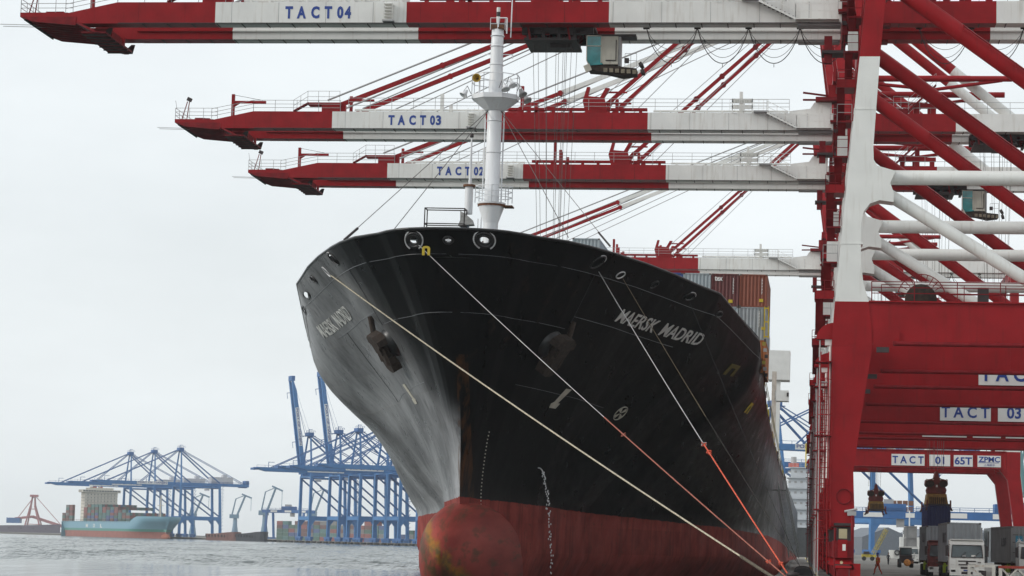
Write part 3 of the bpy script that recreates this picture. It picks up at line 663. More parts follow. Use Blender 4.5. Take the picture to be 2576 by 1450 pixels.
blk = mixc(mth('MULTIPLY', mth('MULTIPLY', stb, fwd.outputs[0]), low.outputs[0]), blk, chalk_sheen)
rst = mth('MULTIPLY', ramp(noise(ob, 1, 6, (1.5, 1.5, .25), .6), .44, .66, (0, 0, 0), (1, 1, 1)), mth('LESS_THAN', mth('ABSOLUTE', mth('SUBTRACT', X_, .22)), .42))
rst = mth('MULTIPLY', rst, mth('LESS_THAN', Z_, 0))
blk = mixc(rst, blk, (.085, .034, .011))
red = ramp(noise(ob, .5, 6), .32, .70, (.21, .032, .027), (.36, .072, .056))
red = mixc(ramp(vert, .52, .74, (0, 0, 0), (.75, .75, .75)), red, (.10, .026, .022))
red = mixc(ramp(noise(ob, 2.2, 6), .60, .72, (0, 0, 0), (.7, .7, .7)), red, (.10, .05, .035))
cmb = nd('CombineXYZ'); LK(mth('MULTIPLY', Y_, 1/6.5), cmb.inputs[0]); LK(mth('MULTIPLY', Z_, 1/2.3), cmb.inputs[1])
bk = nd('TexBrick'); bk.inputs['Scale'].default_value = 1; bk.inputs['Brick Width'].default_value = 1; bk.inputs['Row Height'].default_value = 1; bk.inputs['Mortar Size'].default_value = .007; bk.inputs['Mortar Smooth'].default_value = .3
bk.inputs['Color1'].default_value = (.78, .78, .78, 1); bk.inputs['Color2'].default_value = (1, 1, 1, 1); bk.inputs['Mortar'].default_value = (1.0, .95, .9, 1); LK(cmb.outputs[0], bk.inputs['Vector'])
pm = nd('Mix', data_type='RGBA', blend_type='MULTIPLY'); pm.inputs[0].default_value = 1; LK(mixc(isred, blk, red), pm.inputs[6]); LK(bk.outputs['Color'], pm.inputs[7])
dirt = mth('MULTIPLY', ramp(noise(ob, 1.0, 7, (.9, .9, .12), .65), .56, .74, (0, 0, 0), (1, 1, 1)), ramp(noise(ob, .12, 3), .45, .62, (0, 0, 0), (.6, .6, .6)))
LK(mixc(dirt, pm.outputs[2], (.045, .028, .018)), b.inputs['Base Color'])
rg = nd('MapRange'); LK(scuff, rg.inputs[0]); rg.inputs[1].default_value = .3; rg.inputs[2].default_value = .7; rg.inputs[3].default_value = .24; rg.inputs[4].default_value = .42
LK(mth('ADD', rg.outputs[0], mth('MULTIPLY', isred, .3)), b.inputs['Roughness'])
b.inputs['Specular IOR Level'].default_value = .05
bp = nd('Bump'); bp.inputs['Strength'].default_value = .25; bp.inputs['Distance'].default_value = .06
LK(mth('ADD', noise(ob, .7, 3), mth('MULTIPLY', scuff, .5)), bp.inputs['Height']); LK(bp.outputs[0], b.inputs['Normal'])
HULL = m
BLK = mat('black_fitting', (.012, .012, .013), .35, var=.2)
# fairlead openings: (side, picture x, y, half width along, half height, kind)
FL = [(-1, 1042, 604, .30, .22, 1), (1, 1128, 604, .23, .15, 0), (1, 1219, 604, .34, .22, 1), (-1, 840, 652, .85, .36, 1), (-1, 822, 684, .38, .30, 2), (-1, 790, 703, .62, .24, 0), (-1, 772, 742, 1.5, .22, 0), (-1, 756, 780, 1.1, .26, 0),
      (1, 1502, 660, .75, .36, 1), (1, 1560, 692, .60, .18, 2), (1, 1645, 716, .55, .20, 0), (1, 1735, 746, .8, .22, 1), (1, 1808, 791, .8, .18, 0)]
HOLES = []
for side, px, py, a, h, k in FL:
    p = SHM.inverted() @ hit(px, py) + PIV
    HOLES.append((1 if p.x > XC else -1, p.y, p.z, a, h, k, p.x-XC))
ts = [0, .01, .025, .04, .07, .1, .15, .22, .3, .4, .5]
while ts[-1] < 36: ts.append(ts[-1]+(.10 if ts[-1] < 2 else .16))
while ts[-1] < 48: ts.append(ts[-1]+.6)
ts += [t_ for t_ in (50, 53, 56, 60, 66, 72, 80, 90, 100, 112, 125, 140, 160, 190, 230, 280, 335)]
ds = [i*.1 for i in range(31)]; fr_ = [i/26 for i in range(1, 27)]
hb_ = MB()
for side in (-1, 1):
    vs = []; R = len(ds)+len(fr_)
    for tt in ts:
        zt = topz(165+tt)
        for r in range(R):
            z = zt-ds[r] if r < len(ds) else (zt-3)+(-4.5-(zt-3))*fr_[r-len(ds)]
            y = stem(z)+tt
            zz = min(z, topz(y)) if r == 0 else z
            vs.append(HS(side, y, zz))
    fs = []
    for i in range(len(ts)-1):
        for r in range(R-1):
            q = (i*R+r, (i+1)*R+r, (i+1)*R+r+1, i*R+r+1)
            if r < 31 and ts[i] < 42:
                c = sum((vs[j] for j in q), Vector())/4+PIV
                cut = False
                for sd, hy, hz, a, h, k, hx in HOLES:
                    if abs(c.z-hz) > h: continue
                    if abs(hx) < 6.5: du = (c.x-XC-hx)                      # the openings round the stem: measured across
                    elif sd == side: du = (c.y-hy)*(1.25 if abs(hx) > 13 else 1.5)
                    else: continue
                    if abs(hx) < 6.5 and c.y > 172: continue
                    if (du/a)**2+((c.z-hz)/h)**2 < 1: cut = True
                if cut: continue
            fs.append(q if side > 0 else q[::-1])
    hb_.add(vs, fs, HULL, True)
zt = topz(500)
hb_.add([Vector((sx_*19.9, 500, z))+Vector((XC, 0, 0))-PIV for sx_, z in ((-1, -4.5), (1, -4.5), (1, zt), (-1, zt))], [(0, 1, 2, 3)], HULL)
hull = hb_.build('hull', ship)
# inner side of the bulwark, deck and cap rail
DECKM = mat('deck_green', (.07, .10, .085), .7, var=.2)
dk = MB(); vs = []; fs = []; tl = [0, .3, .8, 1.5, 3, 5, 7.5, 10, 15, 20, 25, 30, 38, 46]
for tt in tl:
    y = 165.3+tt; z = topz(y)-1.75; h_ = max(.05, hbr(y, z)-.12)
    vs += [Vector((XC-h_, y, z))-PIV, Vector((XC+h_, y, z))-PIV]
dk.add(vs, [(2*i, 2*i+1, 2*i+3, 2*i+2) for i in range(len(tl)-1)], DECKM)
dk.add([Vector((XC-16, 213, 14))-PIV, Vector((XC+16, 213, 14))-PIV, Vector((XC+18.6, 240, 13))-PIV, Vector((XC+19.6, 350, 11))-PIV, Vector((XC+19.6, 499, 9))-PIV, Vector((XC-19.6, 499, 9))-PIV, Vector((XC-19.6, 350, 11))-PIV, Vector((XC-18.6, 240, 13))-PIV], [(0, 1, 2, 3, 4, 5, 6, 7)], DECKM)
for side in (-1, 1):                                          # inner plating behind the bulwark
    col_ = []
    for tt in [6+.8*k for k in range(44)]:
        y = 165+tt
        col_ += [Vector((XC+side*(hbr(y, topz(y)-.02)-.75), y, topz(y)-.02))-PIV, Vector((XC+side*max(.3, hbr(y, topz(y)-1.9)-.75), y, topz(y)-1.9))-PIV]
    dk.add(col_, [(2*i, 2*i+1, 2*i+3, 2*i+2) for i in range(43)], mat('inner_plating', (.03, .03, .032), .7, var=.3))
dk.build('deck', ship)
cp = MB()
for side in (-1, 1):
    pts = []
    for tt in [t_ for t_ in ts if t_ <= 335][::2]: y = 165+tt; pts.append(HS(side, y, topz(y)-.001)+Vector((-side*.04, 0, .03)))
    cp.path(pts, .10, BLK, 6)
cp.build('cap_rail', ship)
sm = MB()                                                    # plate seams
SEAM = mat('seam_paint', (.05, .055, .065), .3, var=.2)
for side in (-1, 1):
    for dz, t0, t1 in ((1.55, .02, 60), (5.3, .02, 9), (9.6, 5, 22), (4.4, 9, 26)):
        pts = []; tt = t0
        while tt < t1: z = topz(165+tt)-dz; y = stem(z)+tt; pts.append(HS(side, y, z, .012)); tt += .8 if tt > 2 else .15
        sm.path(pts, .022, SEAM, 4)
    for tt, d0, d1 in ((9, 1.55, 5.3), (22, 4.4, 9.6)):
        pts = [HS(side, stem(topz(165+tt)-d)+tt, topz(165+tt)-d, .012) for d in [d0+(d1-d0)*k/12 for k in range(13)]]; sm.path(pts, .022, SEAM, 4)
sm.build('plate_seam', ship)
# fairlead frames
SILV = mat('worn_bright_steel', (.66, .66, .67), .35, var=.25, scale=3)
for sd, hy, hz, a, h, k, hx in HOLES:
    fb = MB(); side = 1 if hx > 0 else -1; n = 24; pts = []; pts2 = []
    for i in range(n+1):
        u = 2*PI*i/n; z = hz+(h+.05)*math.sin(u)
        if abs(hx) < 6.5:
            x = hx+(a+.07)*math.cos(u); sgn = 1 if x > 0 else -1
            lo, hi = stem(z), stem(z)+4                       # find y where the half breadth equals |x|
            for _ in range(30):
                md = (lo+hi)/2
                if hbr(md, z) < abs(x): lo = md
                else: hi = md
            p = HS(sgn, hi, z, .03)
        else:
            p = HS(side, hy+(a+.07)*math.cos(u)/(1.25 if abs(hx) > 13 else 1.5), z, .03)
        pts.append(p)
    c = sum(pts[:-1], Vector())/n
    fb.path(pts, (.10 if abs(hx) < 6.5 else .06) if k != 2 else .05, BLK if k != 2 else SILV, 8)
    if k == 1 and abs(hx) > 6.5:
        fb.path([c+(p-c)*1.2 for p in pts[1:9]], .035, SILV, 6)
    elif k == 1:
        arc = [c+(p-c)*1.75+HN(side, hy, hz)*.02 for p in pts[:n//2+4]+[]]
        arc2 = [c+Vector(((p-c).x*1.75, (p-c).y*1.75, (p-c).z*2.3)) for p in (pts[-5:-1]+pts[:n//2+5])]
        fb.path(arc2, .055, SILV, 6); fb.path([c+Vector(((p-c).x*1.35, (p-c).y*1.35, (p-c).z*1.6)) for p in pts], .13, BLK, 6)
    fb.build('fairlead', ship)
# anchors with hawse bolsters
for side, yy, zz in ((-1, 179.8, 16.5), (1, 177.9, 16.4)):
    c = HS(side, yy, zz); n = HN(side, yy, zz); 
    dn = (HS(side, yy+1.0, zz-1.6)-HS(side, yy-1.0, zz+1.6)).normalized() if side < 0 else (HS(side, yy+.2, zz-1.6)-HS(side, yy-.9, zz+1.6)).normalized()
    if dn.z > 0: dn = -dn
    wd = n.cross(dn).normalized()
    bl = MB(); bl.lathe([(1.25, -.5), (1.15, .15), (.95, .42), (.6, .5), (.45, .2)], c+wd*(.55 if side < 0 else -.4), BLK, 22, n); bl.build('hawse_bolster', ship)
    an = MB()
    def P(u, v, q): return c+wd*u*1.15+dn*v*1.1+n*q
    an.prism([(-1.15, .25), (-1.05, -.15), (-.5, -.45), (.5, -.45), (1.05, -.15), (1.15, .25), (.75, .35), (.62, 1.0), (-.62, 1.0), (-.75, .35)], lambda u, v: P(u, v-.6, .35), lambda u, v: P(u*.92, v-.6, 1.15), RUSTD)
    an.prism([(-.6, .2), (.6, .2), (.72, 1.2), (.95, 1.5), (.8, 2.1), (.3, 2.25), (-.3, 2.25), (-.8, 2.1), (-.95, 1.5), (-.72, 1.2)], lambda u, v: P(u, v-.3, .3), lambda u, v: P(u*.85, v-.3, 1.0), RUSTD)
    for s in (-1, 1): an.beam(P(s*.62, 1.2, .9), P(s*.8, -.2, .8), .4, .35, RUSTD, .2, .3)
    an.tube(P(-.5 if side < 0 else .5, -.9, .6), P(-.85 if side < 0 else .8, -1.9, .1), .22, RUSTD, 8); an.tube(P(-.9, .95, .7), P(.9, .95, .7), .28, RUSTD, 10)
    an.build('anchor', ship)
# ship's name, bow marks
NAMEM = mat('name_paint', (.68, .69, .66), .5, var=.15, scale=3)
def nameP(u, v, w): y = 183.3+(197.9-183.3)*u; return HS(1, y-.25*v, 18.72-.52*u+.92*v, .02+.03*w)
def nameS(u, v, w): y = 198.2-(198.2-185.4)*u; return HS(-1, y-.25*v, 18.05+.62*u+.95*v, .02+.03*w)
text('lettering', 'MAERSK  MADRID', NAMEM, nameP, ship, bold=.014); text('lettering', 'MAERSK  MADRID', mat('name_paint_worn', (.62, .63, .61), .5, var=.3, scale=2.5), nameS, ship, bold=.012)
MARK = mat('mark_paint', (.52, .50, .42), .5, var=.15)
for side, y0, z0 in ((1, 184.7, 12.9), (-1, 184.3, 12.9)):
    b_ = MB(); sh = [(-.55, -.75), (.25, -.75), (.42, -.35), (.12, -.35), (.62, .75), (-.05, .75), (-.35, -.3), (-.62, -.45)]
    b_.prism(sh, lambda u, v: HS(side, y0+u*1.4, z0+v, .02), lambda u, v: HS(side, y0+u*1.4, z0+v, .05), MARK); b_.build('bulb_mark', ship)
b_ = MB(); cpt = [HS(1, 197.65+0.85*math.cos(k*PI/16), 12.6+.52*math.sin(k*PI/16), .04) for k in range(33)]; b_.path(cpt, .045, MARK, 5)
for k in range(4):
    a = PI/4+k*PI/2; b_.prism([(.12, -.05), (.95, -.30), (.95, .30), (.12, .05)], lambda u, v: HS(1, 197.65+.78*(u*math.cos(a)-v*math.sin(a)), 12.6+.46*(u*math.sin(a)+v*math.cos(a)), .02), lambda u, v: HS(1, 197.65+.78*(u*math.cos(a)-v*math.sin(a)), 12.6+.46*(u*math.sin(a)+v*math.cos(a)), .05), MARK)
b_.build('thruster_mark', ship)
for y0, z0, k in ((222.4, 14.7, 1), (208.6, 17.1, .55)):
    b_ = MB(); b_.prism([(-.75, -.45), (-.35, -.45), (-.3, .15), (.3, .15), (.35, -.45), (.75, -.45), (.7, .45), (-.7, .45)], lambda u, v: HS(1, y0+u*1.7, z0+v, .02), lambda u, v: HS(1, y0+u*1.7, z0+v, .08), YEL if k == 1 else mat('yellow_dull', (.13, .10, .01), .6)); b_.build('tug_mark', ship)
dm = MB()
for k in range(22): z = 4.4+k*.26; y = 178.3-.08*k; dm.box(HS(1, y, z, .03), (.07, .08, .09), MARK)
dm.build('draught_mark', ship)
# bulbous bow
bu = MB(); vs = []; fs = []; n = 28; secs = []
for k in range(26):
    u = (k/25)**1.7; y = 165.6+u*28
    rr = math.sqrt(max(0, 1-(1-u/.52)**2)) if u < .52 else 1
    hw = 2.95*rr; zc = .95-.3*u; hh = 4.1*rr
    secs.append((y, hw, zc, hh))
for y, hw, zc, hh in secs:
    for i in range(n):
        a = 2*PI*i/n; sx_ = math.cos(a); sz = math.sin(a)
        e = .95
        vs.append(Vector((XC+hw*math.copysign(abs(sx_)**e, sx_), y, zc+hh*math.copysign(abs(sz)**.92, sz)))-PIV)
fs = [(i*n+j, i*n+(j+1) % n, (i+1)*n+(j+1) % n, (i+1)*n+j) for i in range(len(secs)-1) for j in range(n)]+[tuple(range(n))[::-1]]
m = bpy.data.materials.new('bulb_paint'); m.use_nodes = True; t = m.node_tree; b = t.nodes['Principled BSDF']; LK = t.links.new
tcn = nd('TexCoord'); ob = tcn.outputs['Object']; sx = nd('SeparateXYZ'); LK(ob, sx.inputs[0]); X_, Y_, Z_ = sx.outputs
base = ramp(noise(ob, .8, 7, (1, .12, 1)), .34, .68, (.20, .032, .026), (.32, .062, .048))
yb = mth('SUBTRACT', mth('ADD', mth('MULTIPLY', X_, 1.15), Z_), -14.0)        # a diagonal band of growth and scraped paint
band = ramp(mth('ABSOLUTE', mth('ADD', yb, mth('MULTIPLY', mth('SUBTRACT', noise(ob, 1.6, 7, (1, .1, 1), .65), .5), 1.8))), .25, .95, (1, 1, 1), (0, 0, 0))
base = mixc(mth('MULTIPLY', band, ramp(noise(ob, 1, 6, (3, .2, .8)), .34, .50, (0, 0, 0), (1, 1, 1))), base, ramp(noise(ob, 1.4, 5, (1, .1, 1)), .4, .6, (.30, .13, .02), (.10, .075, .03)))
b2 = ramp(mth('ABSOLUTE', mth('ADD', mth('ADD', yb, 1.5), mth('MULTIPLY', mth('SUBTRACT', noise(ob, .9, 7, (1, .1, 1), .65), .5), 3.2))), .3, 1.1, (1, 1, 1), (0, 0, 0))
base = mixc(mth('MULTIPLY', b2, ramp(noise(ob, 1, 7, (2.2, .15, .9)), .40, .52, (0, 0, 0), (.9, .9, .9))), base, (.065, .05, .022))
dkp = ramp(noise(ob, 1, 7, (1.6, .12, 1.0), .62), .52, .64, (0, 0, 0), (.85, .85, .85))
base = mixc(dkp, base, (.10, .05, .03))
LK(base, b.inputs['Base Color']); b.inputs['Roughness'].default_value = .6; b.inputs['Specular IOR Level'].default_value = .12
bp = nd('Bump'); bp.inputs['Strength'].default_value = .3; bp.inputs['Distance'].default_value = .05; LK(noise(ob, 2.5, 5), bp.inputs['Height']); LK(bp.outputs[0], b.inputs['Normal'])
bu.add(vs, fs, m, True); bu.build('bulbous_bow', ship)
jt = MB()                                                     # discharge water
JW = mat('white_water', (.75, .77, .78), .4, var=.1)
p0 = hit(1355, 1178)
pts = []
for k in range(46):
    u = k/45; q = p0+Vector((.9*u**.6+.35*u, -.6*u**.5-.3, -7.6*u*u-.35*u)); pts.append(q)
for i, (a, c) in enumerate(zip(pts[:-1], pts[1:])):
    if i < 9: jt.tube(a, c, .055, JW, 6)
    else:
        for _ in range(2): q = a.lerp(c, random.random())+Vector((random.gauss(0, .07), 0, random.gauss(0, .05))); jt.lathe([(0, -.09), (.05, -.03), (.04, .05), (0, .08)], q, JW, 5)
tag(jt.build('water_jet'), 'thin white jet of water falling from the black bow into the harbour', 'water jet', kind='stuff')
# fore mast
def ml(z): return Vector((XC+.45, 181.5, z))-PIV
MW = mat('mast_white', (.76, .78, .80), .4, var=.03, scale=.6, streak=.3, streakcol=(.5, .42, .33))
ms = thing('fore_mast', None, None); ms.parent = ship
b_ = MB(); b_.lathe([(.56, 20.8-15), (.56, 25.6-15), (.56, 25.7-15), (.98, 26.9-15), (.98, 27.05-15), (.56, 27.05-15), (.55, 34.2-15), (.52, 35-15), (.47, 39.2-15), (.45, 40.4-15), (0, 40.45-15)], Vector((XC+.45, 181.5, 15))-PIV, MW, 20)
for z in (31.0, 33.4, 37.7, 39.1, 39.9): b_.torus(ml(z), (0, 0, 1), .55 if z < 36 else .49, .05, MW, 20, 6)
b_.build('mast_tube', ms)
b_ = MB(); b_.tube(ml(27.08), ml(27.2), 1.08, MW, 16); b_.box(ml(26.95)+Vector((1.3, 0, -.02)), (.7, 1.2, .1), RUST)
b_.rail([ml(27.2)+Vector((.15+1.4*math.cos(a), 1.1*math.sin(a), 0)) for a in [k*PI/4 for k in range(9)]], MW, h=1.25, step=1, r=.038, rows=(1, .66, .33)); b_.tube(ml(26.92), ml(27.07), 1.04, RUST, 16); b_.build('lower_platform', ms)
b_ = MB(); oc = [(1.85*math.cos(PI/8+k*PI/4), 1.6*math.sin(PI/8+k*PI/4)) for k in range(8)]
b_.prism(oc, lambda u, v: ml(35.0)+Vector((u, v, 0)), lambda u, v: ml(35.35)+Vector((u, v, 0)), MW); b_.prism(oc, lambda u, v: ml(34.2)+Vector((u*.42, v*.42, 0)), lambda u, v: ml(34.99)+Vector((u*.97, v*.97, 0)), MW)
b_.rail([ml(35.35)+Vector((u, v, 0)) for u, v in oc+oc[:1]], MW, h=1.5, step=1.3, r=.036, rows=(1, .6)); b_.build('crow_platform', ms)
HY = mat('horn_yellow', (.50, .33, .05), .4, var=.2)
b_ = MB(); b_.lathe([(.07, .9), (.10, .6), (.18, .25), (.30, .03), (.33, 0), (.28, .03), (.14, .3), (.04, .5), (0, .5)], ml(36.4)+Vector((-1.25, -1.6, 0)), HY, 20, (0, 1, 0)); b_.lathe([(.05, .35), (.0, .36)], ml(36.4)+Vector((-1.25, -1.6, 0)), DARK, 10, (0, 1, 0)); b_.tube(ml(35.35)+Vector((-1.1, -.9, 0)), ml(36.3)+Vector((-1.1, -.9, 0)), .07, MW, 6); b_.build('horn', ms)
for dx, dy, dz in ((-2.35, -.7, 35.2), (1.45, -1.1, 35.9), (2.2, -.7, 35.3), (2.45, .2, 35.0), (1.0, -1.7, 35.5)):
    b_ = MB(); q = ml(dz)+Vector((dx, dy, 0)); b_.lathe([(.08, .55), (.16, .3), (.34, 0), (.30, .02), (.0, .12)], q, MW if dx < 2 else GREYST, 12, (-dx*.25, .3, .9)); b_.tube(q+Vector((0, 0, .3)), q+Vector((-.3*math.copysign(1, dx), 0, .75)), .04, MW, 5); b_.path([q+Vector((-.3*math.copysign(1, dx), 0, .75)), q+Vector((-.55*math.copysign(1, dx), .3, .2))], .03, DARK, 4); b_.build('floodlight', ms)
b_ = MB(); b_.tube(ml(40.4)+Vector((0, 0, 0)), ml(41.1), .12, MW, 8); b_.tube(ml(41.1), ml(41.4), .14, WHITE, 10); b_.tube(ml(41.45), ml(41.75), .15, DARK, 10); b_.tube(ml(41.75), ml(42.1), .14, WHITE, 10); b_.path([ml(40.5)+Vector((.1, -.5, 0)), ml(41.2)+Vector((.1, -.5, 0)), ml(41.2)+Vector((.75, -.5, 0)), ml(40.0)+Vector((.75, -.5, 0))], .05, MW, 5)
b_.tube(ml(39.8)+Vector((1.0, 0, 0)), ml(44.5)+Vector((1.05, 0, 0)), .05, MW, 5); b_.box(ml(40.55)+Vector((.0, 0, 0)), (1.0, .9, .3), RUST); b_.box(ml(40.75), (.9, .8, .12), DARK); b_.rail([ml(40.3)+Vector((u, v, 0)) for u, v in ((-.5, -.5), (.6, -.5), (.6, .5))], MW, h=.9, step=.6, r=.025)
b_.path([ml(38.5)+Vector((-.9, 0, -.1)), ml(38.5)+Vector((-.9, 0, 0)), ml(38.5)+Vector((1.2, 0, 0)), ml(38.4)+Vector((1.2, 0, -.2))], .04, MW, 5); b_.build('mast_head', ms)
b_ = MB()
for s in (-.2, .2): b_.tube(ml(27.2)+Vector((.72, s, 0)), ml(34.1)+Vector((.72, s, 0)), .035, MW, 5)
for k in range(22): b_.tube(ml(27.4+k*.3)+Vector((.72, -.2, 0)), ml(27.4+k*.3)+Vector((.72, .2, 0)), .02, MW, 4)
b_.tube(ml(21)+Vector((-.75, 0, 0)), ml(33.6)+Vector((-.68, 0, 0)), .05, MW, 5); b_.tube(ml(21)+Vector((-.95, -.1, 0)), ml(26)+Vector((-.95, -.1, 0)), .03, GREYST, 5); b_.build('ladder', ms)
# mast stays
st = MB()
for q in (hit(866, 604), hit(990, 579), hit(1535, 620), hit(1430, 598)):
    p = SHM.inverted() @ q; st.tube(ml(34.3)+Vector((.4*(1 if p.x > 0 else -1), 0, 0)), p, .028, WIRE, 4)
q = SHM.inverted() @ hit(866, 604); d = (ml(34.3)-q).normalized(); st.tube(q, q+d*1.5, .10, DARK, 6); q = SHM.inverted() @ hit(1535, 620); d = (ml(34.3)-q).normalized(); st.tube(q, q+d*1.6, .07, DARK, 6)
st.build('stay_wire', ship)
# forecastle gear: lookout platform, vent post, jack pole
b_ = MB(); c = Vector((XC-2.1, 175, 22.3))-PIV
b_.rail([c+Vector(v) for v in ((-1.3, -.5, 0), (-1.3, .6, 0), (1.6, .6, 0), (1.6, -.5, 0), (-1.3, -.5, 0))], DARK, h=3.5, step=2, r=.05, rows=(1, .68, .36)); b_.bx(c.x-1.3, c.x+1.6, c.y-.5, c.y+.6, c.z-.1, c.z, DECKM); b_.build('lookout_rail', ship)
b_ = MB(); c = Vector((XC-.55, 176, 21))-PIV; BGY = mat('blue_grey_paint', (.22, .27, .34), .5, var=.15)
b_.box(c+Vector((-.1, 0, 2.0)), (.55, .5, 4.0), BGY); b_.prism([(-.55, 3.7), (.55, 3.8), (.4, 4.2), (-.1, 4.6), (-.42, 4.75), (-.4, 4.1)], lambda u, v: c+Vector((u, -.5, v)), lambda u, v: c+Vector((u, .5, v)), mat('vent_grey', (.33, .33, .32), .6, var=.3, scale=4)); b_.tube(c+Vector((.1, 0, 4.6)), c+Vector((.1, 0, 6.6)), .3, MW, 10); b_.tube(c+Vector((.1, 0, 6.6)), c+Vector((.1, 0, 6.75)), .45, RUST, 10)
b_.tube(c+Vector((.15, 0, 6.6)), c+Vector((.15, 0, 10.3)), .13, MW, 8, .05); b_.lathe([(0, 0), (.14, .05), (.14, .3), (0, .35)], c+Vector((.15, 0, 10.2)), DARK, 8)
for k in range(5): b_.tube(c+Vector((.45+.25*k, .3, .5)), c+Vector((.45+.25*k, .3, 3.6-.3*k)), .05, RUST if k % 2 else BGY, 6)
b_.build('vent_post', ship)
wn = MB()
for x in (-3.9, 4.0, -.2): wn.lathe([(0, 0), (.62, 0), (.62, .35), (.5, .5), (0, .52)], Vector((XC+x+.8, 168.5, 22.5))-PIV+Vector((0, 0, .25)), BLK, 16)
wn.build('bollard_head', ship)
# deckhouse with bridge wings
dh = MB(); SW = mat('ship_white', (.74, .74, .72), .45, var=.05, streak=.15, streakcol=(.45, .35, .25))
def lx(x, y, z): return Vector((x, y, z))-PIV
def lbx(b, x0, x1, y0, y1, z0, z1, m): b.bx(x0-PIV.x, x1-PIV.x, y0-PIV.y, y1-PIV.y, z0-PIV.z, z1-PIV.z, m)
lbx(dh, XC-16, XC+16, 352, 366, 16, 29.5, SW); lbx(dh, XC-17, XC+17, 350, 364, 29.52, 33, SW)
dh.build('deckhouse', ship)
bw = MB(); lbx(bw, -6.7, -3.75, 346, 351, 25.7, 29.8, SW); lbx(bw, -10, -6.72, 347, 350, 26, 29, SW); lbx(bw, -5.6, -5.0, 346.5, 347.5, 12, 25.68, SW); lbx(bw, -3.85, -3.74, 346, 347, 29.3, 29.6, RED); bw.build('bridge_wing', ship)
b_ = MB(); lbx(b_, -5.4, -3.55, 330, 333, 21.8, 23.2, SW); lbx(b_, -3.8, -3.52, 329.7, 329.98, 22.4, 22.9, DARK); lbx(b_, -5.8, -5.2, 330, 331, 12, 25.7, mat('rusty_white', (.5, .45, .4), .6, var=.2, streak=.6, streakcol=(.3, .12, .05))); b_.build('wing_locker', ship)
dr_ = MB()                                                     # deck edge clutter on the port side
YD = mat('deck_yellow', (.42, .34, .05), .6, var=.4, scale=2)
for k in range(46):
    y = 214+k*3.1; z = topz(y); x = XC+19.75
    dr_.tube(lx(x, y, z), lx(x, y, z+1.1), .06, YD if k % 3 else GREYST, 5)
    dr_.box(lx(x-.15+.25*random.random(), y+1, z+.5), (.3, .5, .5+.6*random.random()), random.choice([YD, GREYST, DARK, YD, RUST]))
for q in (.55, 1.1): dr_.tube(lx(XC+19.75, 214, topz(214)+q), lx(XC+19.75, 350, topz(350)+q), .04, YD, 4)
dr_.build('deck_railing', ship)
# gangway
gw = MB(); A = Vector((-2.05, 282, 8.6)); B = Vector((-.55, 238, 1.25)); GWM = mat('gangway_alloy', (.30, .32, .31), .5, metal=.3, var=.3)
inv = SHM.inverted(); A = inv @ A; B = inv @ B
for sx_ in (-.45, .45):
    o = Vector((sx_, 0, 0)); gw.beam(A+o, B+o, .08, .22, GWM); gw.tube(A+o+Vector((0, 0, 1.0)), B+o+Vector((0, 0, 1.0)), .035, GWM, 5); gw.tube(A+o+Vector((0, 0, .55)), B+o+Vector((0, 0, .55)), .025, GWM, 5)
    for k in range(23): p = A.lerp(B, k/22)+o; gw.tube(p, p+Vector((0, 0, 1.0)), .028, GWM, 4)
for k in range(46): p = A.lerp(B, (k+.5)/46); gw.box(p, (.85, .35, .05), GWM)
gw.build('gangway', ship)
pf = MB(); pf.box(A+Vector((-.3, .9, 0)), (1.6, 2.0, .12), GWM); pf.rail([A+Vector((.5, 0, .06)), A+Vector((.5, 1.9, .06))], GWM, step=.9); pf.tube(A+Vector((-.6, .2, 4)), B.lerp(A, .35)+Vector((0, 0, 1.0)), .03, WIRE, 4); pf.build('gangway_platform', ship)

# ------------------------------------------------------------------ containers on the ship
def corr_end(mb, x0, x1, z0, z1, y, m, d=.045, p=.28, ny=-1):
    n = max(4, int((x1-x0)/p)); vs = []
    seq = []
    for k in range(n):
        a = x0+(x1-x0)*k/n; w_ = (x1-x0)/n
        seq += [(a, 0), (a+w_*.30, 0), (a+w_*.45, d), (a+w_*.80, d)]
    seq.append((x1, 0))
    vs = [(x, y-ny*dd, z0) for x, dd in seq]+[(x, y-ny*dd, z1) for x, dd in seq]; k = len(seq)
    mb.add(vs, [(i, i+1, k+i+1, k+i) for i in range(k-1)], m)
def corr_side(mb, y0, y1, z0, z1, x, m, d=.04, p=.30, nx=1):
    n = max(4, int((y1-y0)/p)); seq = []
    for k in range(n):
        a = y0+(y1-y0)*k/n; w_ = (y1-y0)/n
        seq += [(a, 0), (a+w_*.30, 0), (a+w_*.45, d), (a+w_*.80, d)]
    seq.append((y1, 0)); k = len(seq)
    vs = [(x-nx*dd, y, z0) for y, dd in seq]+[(x-nx*dd, y, z1) for y, dd in seq]
    mb.add(vs, [(i, i+1, k+i+1, k+i) for i in range(k-1)], m)
CM = {}
CCOL = {}
def cmat(n, c, s=.45):
    CCOL[n] = c
    if n not in CM: CM[n] = mat('container_'+n, c, .55, var=.12, scale=.8, streak=s, streakcol=(c[0]*.45+.03, c[1]*.4+.015, c[2]*.35+.01))
    return CM[n]
cmat('blue', (.03, .09, .30)); cmat('grey', (.36, .42, .45)); cmat('maroon', (.13, .03, .03)); cmat('brown', (.24, .065, .035)); cmat('orange', (.40, .13, .03)); cmat('navy', (.012, .02, .085)); cmat('pale', (.33, .36, .38)); cmat('white', (.62, .62, .60)); cmat('green', (.03, .14, .10)); cmat('teal', (.05, .20, .20)); cmat('red', (.30, .05, .045)); cmat('dull', (.22, .22, .22))
